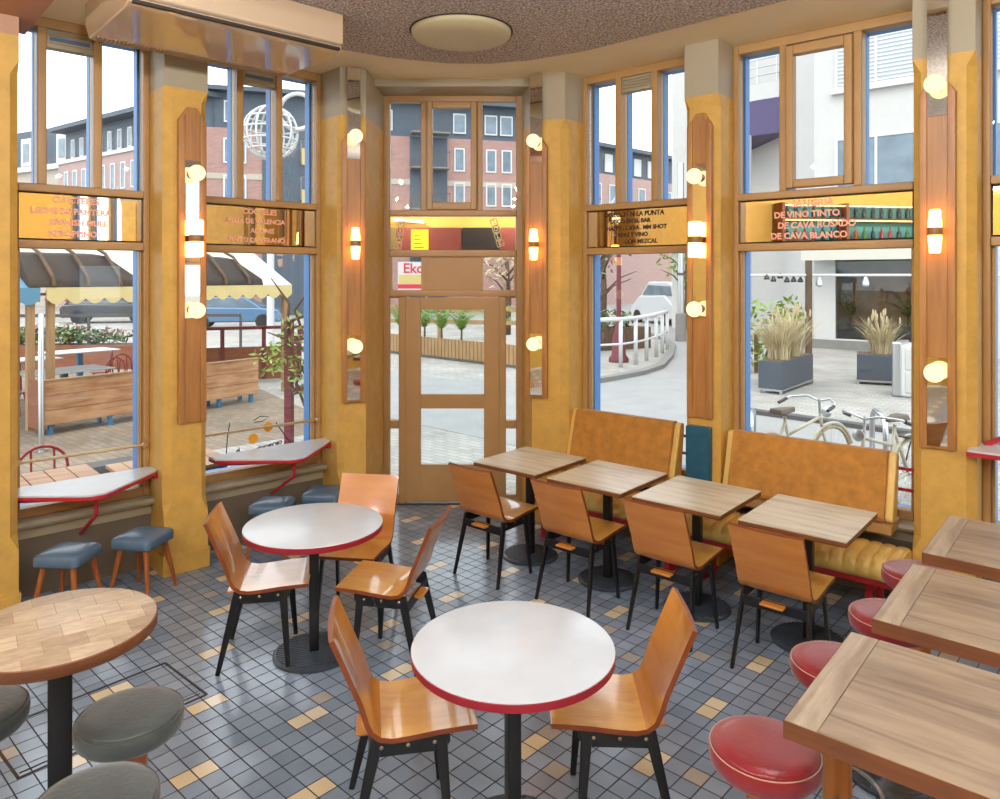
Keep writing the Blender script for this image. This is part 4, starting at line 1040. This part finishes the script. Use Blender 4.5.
def rack(p, a, lb):
    t = thing('bicycle_rack', lb, 'bicycle rack', (p[0], p[1], ZS), a, 'steel bicycle hoops')
    MB().tube([(-.35, 0, 0), (-.35, 0, .62), (-.31, 0, .74), (-.2, 0, .8), (.2, 0, .8), (.31, 0, .74), (.35, 0, .62), (.35, 0, 0)], .03, 10).build('hoop', M['steel'], t, smooth=True)
    MB().box(-.42, .42, -.06, .06, 0, .012).build('foot_plate', M['steel'], t)
rack((4.35, 8.5), 1.3, 'steel hoop rack behind the second bicycle'); rack((2.9, 8.5), 1.2, 'steel hoop rack at the window edge beside the first bicycle')

# ------------------------------------------------------------------ view through the window by the door
t = thing('street_lamp', 'dark red cast iron street lamp behind the white railing', 'street lamp', (3.29, 20.5, ZS))
MB().lathe([(.28, 0), (.28, .1), (.2, .2), (.17, .7), (.12, .85), (.1, 1.1), (.07, 1.2)], 16).build('base', M['redpost'], t, auto=40); MB().lathe([(.07, 1.2), (.055, 3.6), (.1, 3.65), (.06, 3.75)], 14).build('pole', M['redpost'], t, auto=40)
MB().lathe([(.12, 3.75), (.28, 4.3), (.3, 4.35), (.08, 4.6), (.02, 4.75)], 8).build('lantern', M['winglass'], t)
MB().tube([(0, 0, 3.2), (-.5, 0, 3.2)], .025).build('ladder_arm', M['redpost'], t)
t = thing('street_railing', 'white tubular street railing curving along the kerb', 'railing', (0, 0, ZS))
rp = [(2.5, 19.0), (3.15, 19.3), (3.65, 19.9), (4.1, 20.7), (4.6, 21.8), (5.0, 22.8), (5.4, 23.9)]
MB().tube([(*p, 1.25) for p in rp], .06, 10).build('top_rail', M['whitem'], t, smooth=True)
for p in rp: MB().tube([(*p, 0), (*p, 1.25)], .055, 10).build('post', M['whitem'], t, smooth=True)
MB().tube([(*p, .6) for p in rp], .03, 8).build('mid_rail', M['whitem'], t, smooth=True)
t = thing('street_pole', 'grey steel mast beside the white van', 'pole', (6.6, 27, ZS)); MB().lathe([(.12, 0), (.11, 6.5)], 14).build('mast', M['steel'], t, auto=40); MB().lathe([(.14, 2.4), (.14, 2.5)], 14).build('clamp', M['kerbd'], t); MB().lathe([(.2, 0), (.2, 1.0), (.1, 1.05)], 12).build('base', M['kerb'], t, auto=40)
def car(p, a, mt, lb, name='car', h=1.45, van=False):
    t = thing(name, lb, 'van' if van else 'car', (p[0], p[1], ZS), a)
    s = 1.45 if van else 1.0
    body = [(-2.1, .3), (-2.15, .8), (-2.0, .95), (-1.2, 1.0*s), (1.2, .95*s), (2.0, .85), (2.15, .6), (2.15, .3)]
    Mx = Matrix(((1, 0, 0, 0), (0, 0, 1, 0), (0, 1, 0, 0), (0, 0, 0, 1)))
    MB().prism(body, -.85, .85, M=Mx).build('body', mt, t, bevel=.08, seg=3)
    MB().prism([(-2.0, .9), (-1.75, 1.35*s), (-1.3, h*s), (.5, h*s), (1.35, .9*s)], -.74, .74, M=Mx).build('cabin', mt, t, bevel=.08, seg=3)
    MB().prism([(-1.75, .98*s), (-1.6, 1.3*s), (.45, 1.33*s), (1.0, .98*s)], -.76, .76, M=Mx).build('side_windows', M['winglass'], t)
    MB().prism([(.6, 1.38*s), (1.32, .95*s), (1.36, .97*s), (.64, 1.4*s)], -.62, .62, M=Mx).build('windscreen', M['winglass'], t)
    for x in (-1.3, 1.35):
        for y in (-.8, .8): MB().lathe([(.33, -.1), (.33, .1)], 20, M=Matrix.Translation((x, y, .33)) @ Matrix.Rotation(PI/2, 4, 'X')).build('wheel', M['black'], t)
car((8.3, 37), 1.9, M['carw'], 'white van parked behind the white railing', 'van', van=True); car((11.2, 41), .6, M['card'], 'dark car parked behind the white van')
car((-20, 38), .3, M['card'], 'dark car behind the terrace flower planter'); car((-12.2, 34), .2, M['carb'], 'blue car parked beyond the terrace beside the climbing plant')
def tree(p, h, r, lb, mt='leaf', n=260, name='street_tree', lean=0):
    t = thing(name, lb, 'tree', (p[0], p[1], ZS)); tr = MB()
    tr.tube([(0, 0, 0), (.05, 0, h*.5), (lean, 0, h)], [.14, .11, .05], 8)
    for k in range(7):
        a = k*2.4; z = h*(.45+.07*k); tr.tube([(0, 0, z), (math.cos(a)*r*.5, math.sin(a)*r*.5, z+r*.5), (math.cos(a)*r, math.sin(a)*r, z+r*.7)], [.05, .03, .012], 6)
    tr.build('trunk', M['bark'], t, smooth=True); mb = MB(); leafball(mb, (0, 0, h), r, n, .16, (1, 1, 1.1)); mb.build('crown', M[mt], t)
tree((2.9, 22.5), 3.4, 1.1, 'slim bare street tree next to the red street lamp', 'leafd', 60); tree((8.3, 33), 3.4, 1.3, 'light green street tree above the white van')
tree((3.6, 26), 3.8, 1.2, 'sparse street tree behind the white railing', 'flower', 90)
t, L = box_planter('stone_planter', 'low brown stone planter behind the white railing', (2.4, 23), (5.0, 24.5), .8, .7, M['bark'], False); mb = MB(); leafball(mb, (1.4, .4, .95), .8, 260, .13, (1.6, .6, .45)); mb.build('foliage', M['leafd'], t)

# ------------------------------------------------------------------ view through the door
t = thing('slatted_planter', 'long low planter of upright wooden slats seen through the door', 'planter', (-4.0, 23.45, ZS), -PI/4)
MB().box(0, 7.2, .05, .7, .05, .5).build('box', M['bark'], t)
for k in range(48): MB().box(k*.15, k*.15+.125, 0, .04, .08, .60).build('slat', M['post'], t)
MB().box(0, 7.2, .0, .72, 0, .08).build('plinth', M['kerbd'], t)
for k, x in enumerate((.9, 2.1, 2.9, 3.75, 5.2)):
    c_ = Vector((-4.0+.707*x+.25, 23.45-.707*x+.25))
    pot_palm(c_, .28, 1.15, 17, ('pale green palm at the far end of the slatted planter', 'second green palm in the slatted planter', 'middle green palm in the slatted planter', 'fourth green palm in the slatted planter', 'green palm at the near end of the slatted planter')[k], 'palm', 'young_palm', 0, 'palms in the slatted planter', .6)
t = thing('terrace_rail', 'pale timber rail behind the young palms', 'rail', (-4.2, 26, ZS), -.3)
for z in (.75, 1.2): MB().box(0, 6.5, -.03, .03, z, z+.14).build('rail', M['post'], t)
for x in (.1, 2.2, 4.3, 6.4): MB().box(x-.05, x+.05, 0, .08, 0, 1.35).build('post', M['post'], t)
t = thing('shop_sign', 'white and yellow shop sign with red letters seen above the door', 'sign', (-5.55, 40.2, ZS), .05)
MB().box(0, 1.7, 0, .08, 1.35, 3.15).build('board', M['extwhite'], t); MB().box(.06, 1.64, -.01, 0, 1.95, 2.45).build('yellow_field', M['yellow'], t); MB().box(0, 1.7, -.012, 0, 1.7, 1.93).build('red_strip', M['redm'], t)
text('Eko', .75, M['redm'], t, (.85, -.02, 2.78), offset=.012); MB().box(.1, .2, 0, .08, 0, 1.35).build('post', M['steel'], t); MB().box(1.5, 1.6, 0, .08, 0, 1.35).build('post', M['steel'], t)
tree((.3, 30), 3.0, 1.2, 'small orange leaved tree seen beside the transom panel', 'straw', 200)

# ------------------------------------------------------------------ terrace
VD = Vector((.582, .813)); TA = math.atan2(VD.y, VD.x)
def partition(p, L, lb):
    t = thing('terrace_bench', lb, 'bench', (p[0], p[1], ZS), TA, 'timber benches on the terrace')
    for k in range(3): MB().box(0, L, 0, .04, .16+k*.22, .375+k*.22).build('plank', M['pine'], t, bevel=.004, seg=1)
    MB().box(-.01, L+.01, -.02, .08, .815, .835).build('top_cap', M['post'], t)
    MB().box(0, L, .06, .46, .40, .44).build('seat', M['extwhite'], t); MB().box(-.04, 0, -.02, .42, .1, .82).build('end_panel', M['redwood'], t)
    for x in (.12, L/2, L-.12):
        MB().box(x-.03, x+.03, .04, .1, 0, .82).build('leg', M['bluem'], t); MB().box(x-.03, x+.03, .38, .44, 0, .4).build('leg', M['bluem'], t)
partition((-6.75, 10.95), 2.0, 'pine plank bench back on blue legs beyond the first window counter'); partition((-5.5, 12.7), 1.6, 'pine plank bench back on blue legs beside the dark red post')
def slat_table(p, a, lb, sx=1.1, sy=.7, mt='pine'):
    t = thing('terrace_table', lb, 'table', (p[0], p[1], ZS), a)
    n = 7
    for k in range(n): MB().box(-sx/2+k*sx/n+.005, -sx/2+(k+1)*sx/n-.005, -sy/2, sy/2, .72, .75).build('slat', M[mt], t)
    MB().box(-sx/2+.05, sx/2-.05, -sy/2+.05, sy/2-.05, .69, .72).build('frame', M['bluem'], t)
    for x in (-1, 1):
        for y in (-1, 1): MB().box(x*(sx/2-.08)-.025, x*(sx/2-.08)+.025, y*(sy/2-.08)-.025, y*(sy/2-.08)+.025, 0, .69).build('leg', M['bluem'], t)
q = FL(.12, -.85); slat_table(q, AL, 'pale slatted terrace table on blue legs just outside the first window', 1.15, .7)
q = FL(1.25, -.75); slat_table(q, AL, 'pale slatted terrace table just outside the second window', .9, .6)
def bistro_table(p, lb):
    t = thing('bistro_table', lb, 'table', (p[0], p[1], ZS), TA, 'white tables on the terrace')
    MB().box(-.7, .7, -.4, .4, .72, .75).build('table_top', M['extwhite'], t, bevel=.01); MB().box(-.05, .05, -.05, .05, .02, .72).build('post', M['bluem'], t)
    MB().lathe([(.3, 0), (.3, .02)], 24).build('foot', M['extwhite'], t)
bistro_table((-9.2, 16.2), 'white terrace table nearest the flower planter'); bistro_table((-7.6, 12.9), 'white terrace table behind the pine bench'); bistro_table((-9.4, 14.4), 'white terrace table farthest along the terrace')
def red_chair():
    t = thing('terrace_chair', 'x', 'chair')
    MB().lathe([(.19, .43), (.2, .44), (.19, .45), (.001, .455)], 24).build('seat', M['chairred'], t, auto=40)
    for x in (-.15, .15):
        for y in (-.14, .14): MB().tube([(x*.8, y*.8, .44), (x*1.2, y*1.2, 0)], .013, 8).build('leg', M['chairred'], t)
    MB().tube([(-.19, -.16, .44)]+[(-.2*math.cos(PI*k/10), -.2, .66+.2*math.sin(PI*k/10)) for k in range(11)]+[(.19, -.16, .44)], .014, 8).build('backrest', M['chairred'], t, smooth=True)
    for x in (-.09, .09): MB().tube([(x, -.16, .44), (x, -.2, .84)], .01, 8).build('back_spindle', M['chairred'], t)
    return t
rc = red_chair()
for i, (p, a, lb) in enumerate((((-3.95, 6.46), AL+PI, 'red tubular chair across the slatted table outside the first window'), ((-8.1, 15.0), TA+1, 'red tubular chair beside the white terrace table nearest the planter'), ((-7.35, 14.6), TA-1, 'red tubular chair at the window edge behind the pine bench'), ((-8.1, 12.3), TA+PI, 'red tubular chair at the far left of the pine bench'), ((-7.2, 13.6), TA+2, 'red tubular chair behind the middle of the pine bench'))):
    o = rc if i == 0 else copy_tree(rc); place(o, (p[0], p[1], ZS), a, lb, 'red terrace chairs')
t, L = box_planter('flower_planter', 'long timber planter with red and white flowers along the terrace', (-14.2, 18.6), (-9.3, 18.9), .6, .62, M['redwood'], False)
mb = MB(); leafball(mb, (L/2, .3, .82), 1, 900, .11, (L/2, .35, .26)); mb.build('foliage', M['leafd'], t); mb = MB(); leafball(mb, (L/2, .3, .9), 1, 160, .07, (L/2, .35, .26)); mb.build('blossom', M['flower'], t)
mb = MB(); leafball(mb, (L/2, .3, .92), 1, 120, .06, (L/2, .35, .26)); mb.build('white_blossom', M['whitem'], t)
t = thing('terrace_fence', 'dark metal rail along the terrace behind the planter', 'fence', (-15, 19.6, ZS), .05)
MB().box(0, 8, -.03, .03, 1.28, 1.36).build('rail', M['kerbd'], t)
for x in (0, 2, 4, 6, 8): MB().box(x-.03, x+.03, -.03, .03, 0, 1.3).build('post', M['kerbd'], t)
t = thing('steel_post', 'slim steel post standing before the pine bench', 'post', (-6.2, 10.0, ZS)); MB().lathe([(.035, 0), (.035, 1.85), (.02, 1.87)], 14).build('tube', M['steel'], t, auto=40); MB().lathe([(.09, 0), (.09, .015)], 16).build('foot_plate', M['steel'], t)
def awning(p, L, lb, cm, tarp=()):
    t = thing('terrace_awning', lb, 'awning', (p[0], p[1], ZS), TA)
    va = MB(); n = int(L/.28); w = L/n; top = 2.2
    pts = [(0, top)]
    for k in range(n):
        for q_ in range(7): u = q_/6; pts.append((k*w+u*w, 2.02-.09*math.sin(PI*u)))
    pts.append((L, top))
    Mx = Matrix(((1, 0, 0, 0), (0, 0, 1, 0), (0, 1, 0, 0), (0, 0, 0, 1)))
    va.prism(pts, -.012, .0, M=Mx); va.build('valance', cm, t)
    rf = MB()
    for y0, z0, y1, z1 in ((0, 2.2, 1.6, 3.05), (1.6, 3.05, 3.2, 2.2)): rf.add([(0, y0, z0), (L, y0, z0), (L, y1, z1), (0, y1, z1)], [(0, 1, 2, 3)])
    rf.build('canopy', M['canvasw'] if cm is M['canvas'] else cm, t)
    fr_ = MB(); fr_.box(0, L, .0, .05, 1.98, 2.03); fr_.box(0, L, 3.15, 3.2, 2.0, 2.05); fr_.build('frame', M['redm'], t)
    for x in (.1, L-.1):
        for y in (.1, 3.1): MB().box(x-.05, x+.05, y-.05, y+.05, 0, 2.15).build('post', M['post'], t)
    for x0, x1 in tarp:
        Lx = x1-x0
        rings = []
        for y, z, e in ((-.02, 2.2, 0), (.02, 2.32, .0), (.55, 2.72, .14), (.8, 2.76, .18), (.8, 2.6, .18)):
            rings.append([Vector((x0+e*.5, y, z)), Vector((x1-e*2.2, y, z)), Vector((x1-e*2.2, y+.3, z+.02)), Vector((x0+e*.5, y+.3, z+.02))])
        ta = MB().loft(rings).build('rolled_tarp', M['tarp'], t, bevel=.03)
        s_ = MB()
        for k in (.2, .5, .8): s_.tube([(x0+Lx*k, -.03, 2.22), (x0+Lx*k, .0, 2.36), (x0+Lx*k, .5, 2.76), (x0+Lx*k, .8, 2.86)], .03, 6)
        s_.build('strap', M['bark'], ta)
awning((-7.05, 11.5), 4.7, 'cream scalloped terrace awning with rolled brown tarpaulins above the pine benches', M['canvas'], ((-.25, 1.5), (2.3, 4.0)))
awning((-8.56, 9.4), 2.5, 'blue scalloped terrace awning at the edge of the first window', M['canvasb'])
# dark red gate frame, climbing plant, sculpture
t = thing('gate_frame', 'dark red steel frame post with rails beside the climbing plant', 'fence', (-2.95, 10.35, ZS), TA+.4)
MB().box(-.05, .05, -.05, .05, 0, 1.75).build('post', M['redpost'], t); MB().box(-.2, .12, -.08, .08, 0, .03).build('foot', M['redpost'], t)
MB().box(.05, 1.9, -.03, .03, 1.45, 1.53).build('rail', M['redpost'], t); MB().box(.05, 1.9, -.03, .03, .70, .80).build('rail', M['redpost'], t); MB().box(1.9, 2.0, -.05, .05, 0, 1.7).build('post', M['redpost'], t)
t = thing('dark_red_fence', 'low dark red timber fence with small panes behind the pine bench', 'fence', (-7.2, 16.5, ZS), .35)
MB().box(0, 2.6, 0, .05, 0, .75).build('boards', M['redwood'], t); MB().box(0, 3.4, -.02, .06, 1.15, 1.22).build('rail', M['redpost'], t)
for x in (0, .9, 1.8, 2.6): MB().box(x, x+.09, -.02, .07, 0, 1.2).build('post', M['redpost'], t)
t = thing('climbing_plant', 'green climbing shrub with tall bamboo stake outside the window by the door', 'plant', (-2.62, 10.25, ZS))
MB().tube([(.16, 0, 0), (.12, 0, 1.3), (-.02, 0, 2.75)], .035, 8).build('bamboo_stake', M['post'], t)
tr = MB()
for pts in ([(.1, 0, 0), (.18, 0, .8), (-.05, 0, 1.5), (.1, 0, 2.1)], [(.05, 0, .2), (-.2, 0, .9), (.1, 0, 1.7), (-.1, 0, 2.2)], [(0, 0, 0), (.1, 0, .5), (-.1, .1, 1.0), (-.35, .0, 1.5), (-.3, 0, 2.0), (-.55, 0, 2.35)], [(.05, 0, .1), (.2, .1, .7), (-.0, 0, 1.3), (-.25, .1, 1.9), (.05, 0, 2.3)], [(0, 0, .3), (.3, 0, .9), (.1, 0, 1.4)], [(0, .1, .2), (.25, 0, .35), (.3, 0, 1.0), (-.2, 0, 1.45), (-.6, 0, 1.6)], [(-.3, 0, 1.75), (.1, 0, 1.9), (.3, 0, 2.1)]): tr.tube(pts, [.022]*(len(pts)-1)+[.008], 6)
tr.build('branches', M['bark'], t); mb = MB(); leafball(mb, (-.15, 0, 1.3), .5, 210, .055, (.9, .6, 1.2)); leafball(mb, (.12, 0, .9), .35, 110, .05, (.8, .6, 1.6)); leafball(mb, (-.5, 0, 1.25), .3, 60, .06); mb.build('foliage', M['leaf'], t)
t = thing('globe_sculpture', 'white wire globe sculpture with ring on a white mast', 'sculpture', (-6.2, 20, ZS))
MB().lathe([(.16, 0), (.1, .3), (.09, 5.6)], 14).build('mast', M['whitem'], t, auto=40)
gb = MB(); R_ = .72; zc = 6.25
for k in range(7):
    a = PI*k/7; gb.tube([(R_*math.cos(a)*math.cos(b_), R_*math.sin(a)*math.cos(b_), zc+R_*math.sin(b_)) for b_ in [2*PI*j/24 for j in range(24)]], .03, 6, closed=True)
for z in (-.45, -.2, .1, .4): rr = math.sqrt(R_*R_-z*z); gb.tube([(rr*math.cos(b_), rr*math.sin(b_), zc+z) for b_ in [2*PI*j/24 for j in range(24)]], .025, 6, closed=True)
gb.build('wire_globe', M['whitem'], t, smooth=True)
MB().tube([(.75+.48*math.cos(a), -.1, zc+.55+.48*math.sin(a)) for a in [2*PI*k/24 for k in range(24)]], .06, 8, closed=True).build('ring', M['whitem'], t, smooth=True)

# ------------------------------------------------------------------ rear of the room, seen in the mirrors
t = thing('bar_shelf', 'tall lit bar shelf with teal back reflected in the mirror above the banquette', 'shelf', (-6.17, -2.5, 0), PI/2)
MB().box(0, 3.3, -.04, 0, 2.2, 3.6).build('back_panel', M['tealwall'], t)
for z in (2.84, 3.28): MB().box(0, 3.3, -.32, -.04, z, z+.035).build('shelf_board', M['bark'], t)
for x in (0, 1.9, 3.26): MB().box(x, x+.06, -.33, -.04, 2.2, 3.6).build('upright', M['redwood'], t)
for z in (3.275, 3.56): MB().box(.08, 3.24, -.30, -.27, z-.02, z).build('light_strip', glow('strip_light', '#ffd59a', 4), t)
MB().box(0, 3.3, -.6, -.04, 2.1, 2.2).build('canopy_board', M['redwood'], t)
bm_ = [plain('green_bottle', '#3f6b36', .15), plain('dark_bottle', '#26303a', .15), plain('amber_bottle', '#8c4a1c', .15), plain('red_bottle', '#8c2530', .2)]
for row, z in enumerate((2.875, 3.315)):
    for k in range(17):
        b_ = MB().lathe([(.038, 0), (.04, .01), (.04, .16), (.014, .21), (.014, .27), (.016, .275)], 12).build('bottle', bm_[1] if row else random.choice(bm_), None, auto=40)
        b_.location = (-6.17+.18, -2.5+.14+k*.19-(.04 if k > 9 else 0), z); tag(b_, 'bottle standing on the bar shelf reflected in the mirror', 'bottle', 'bottles on the bar shelf')
t = thing('wall_panel', 'maroon wall panels with khaki end panel reflected in the mirror above the door', 'wall panel', (-3.4, -2.97, 0))
for x0, x1, mt in ((.2, 1.0, 'khaki'), (1.02, 2.5, 'maroon'), (2.52, 3.4, 'tarp'), (3.42, 4.0, 'maroon')): MB().box(x0, x1, 0, .05, 1.5, 3.3).build('panel', M[mt], t)
t = thing('menu_sign', 'yellow menu sheet reflected in the mirror above the door', 'sign', (-1.85, -2.91, 2.75)); MB().box(-.2, .2, 0, .01, 0, .5).build('sheet', M['signy'], t)
for k in range(4): MB().box(-.14, .1-.04*k, .01, .012, .08+.09*k, .10+.09*k).build('line', M['ink'], t)
t = thing('wall_tube_light', 'white tube light reflected in the mirror above the door', 'ceiling light', (-2.1, -2.85, 3.45)); MB().tube([(-.35, 0, .03), (.35, 0, -.03)], .025, 10).build('tube', glow('tube_white', '#fff2d0', 6), t); MB().box(-.3, .3, -.12, -.03, -.02, .02).build('fitting', M['extwhite'], t)
#EXT1#

# ------------------------------------------------------------------ camera, light
cam = bpy.data.cameras.new('camera'); co = ob('camera', cam); co.location = (0, 0, 2.18); co.rotation_euler = (PI/2, 0, 0)
cam.sensor_width = 36; cam.lens = 26.64; cam.shift_y = -.1235; cam.clip_start = .05; cam.clip_end = 400
sc = bpy.context.scene; sc.camera = co
wd = bpy.data.worlds.new('overcast_sky'); sc.world = wd; wd.use_nodes = True; nt = wd.node_tree
bg = nt.nodes['Background']; bg.inputs['Strength'].default_value = 3.0
tc = nt.nodes.new('ShaderNodeTexCoord'); no = N(nt, 'ShaderNodeTexNoise', Scale=2.5, Detail=5.0); nt.links.new(tc.outputs['Generated'], no.inputs['Vector'])
nt.links.new(ramp(nt, [(.3, (.78, .86, .95)), (.7, (.97, .98, 1.0))], no.outputs['Fac']), bg.inputs['Color'])
def area(name, loc, rot, sx, sy, power, col=(1, .965, .92)):
    l = bpy.data.lights.new(name, 'AREA'); l.shape = 'RECTANGLE'; l.size = sx; l.size_y = sy; l.energy = power; l.color = col
    o = ob(name, l); o.location = loc; o.rotation_euler = rot; return o
for y, z, e in ((-2.5, 3.75, 72), (-.9, 3.75, 72), (.9, 3.75, 60)):  # unseen fill lights added to brighten the room, no real bulbs
    for x in (-4.4, -2.1, .3, 2.9):
        l = bpy.data.lights.new('fill_point', 'POINT'); l.energy = e; l.shadow_soft_size = .025; l.color = (.95, .975, 1)
        o = ob('fill_point', l); o.location = (x, y, z)
for x in (-1.5, 1.3):
    l = bpy.data.lights.new('fill_point', 'POINT'); l.energy = 34; l.shadow_soft_size = .025; l.color = (.97, .98, 1); o = ob('fill_point', l); o.location = (x, 3.0, 3.6)  # two more added fill lights, nearer the windows for soffit and floor
su = bpy.data.lights.new('sun', 'SUN'); su.energy = 1.2; su.angle = math.radians(25); so = ob('sun', su); so.rotation_euler = (math.radians(38), math.radians(-12), 0)
sc.view_settings.view_transform = 'Standard'; sc.view_settings.look = 'None'; sc.view_settings.exposure = .18; sc.view_settings.gamma = 1.03
sc.cycles.use_denoising = True; sc.cycles.max_bounces = 10; sc.cycles.transparent_max_bounces = 16; sc.cycles.diffuse_bounces = 5; sc.cycles.glossy_bounces = 5
sc.cycles.sample_clamp_indirect = 6.0; sc.cycles.caustics_reflective = False; sc.cycles.caustics_refractive = False

dg = bpy.context.evaluated_depsgraph_get()
for o in [x for x in bpy.data.objects if x.type == 'FONT']:
    me = bpy.data.meshes.new_from_object(o.evaluated_get(dg))
    n = bpy.data.objects.new('lettering', me); C.objects.link(n); n.parent = o.parent
    n.location = o.location; n.rotation_euler = o.rotation_euler; n.scale = o.scale
    bpy.data.objects.remove(o)
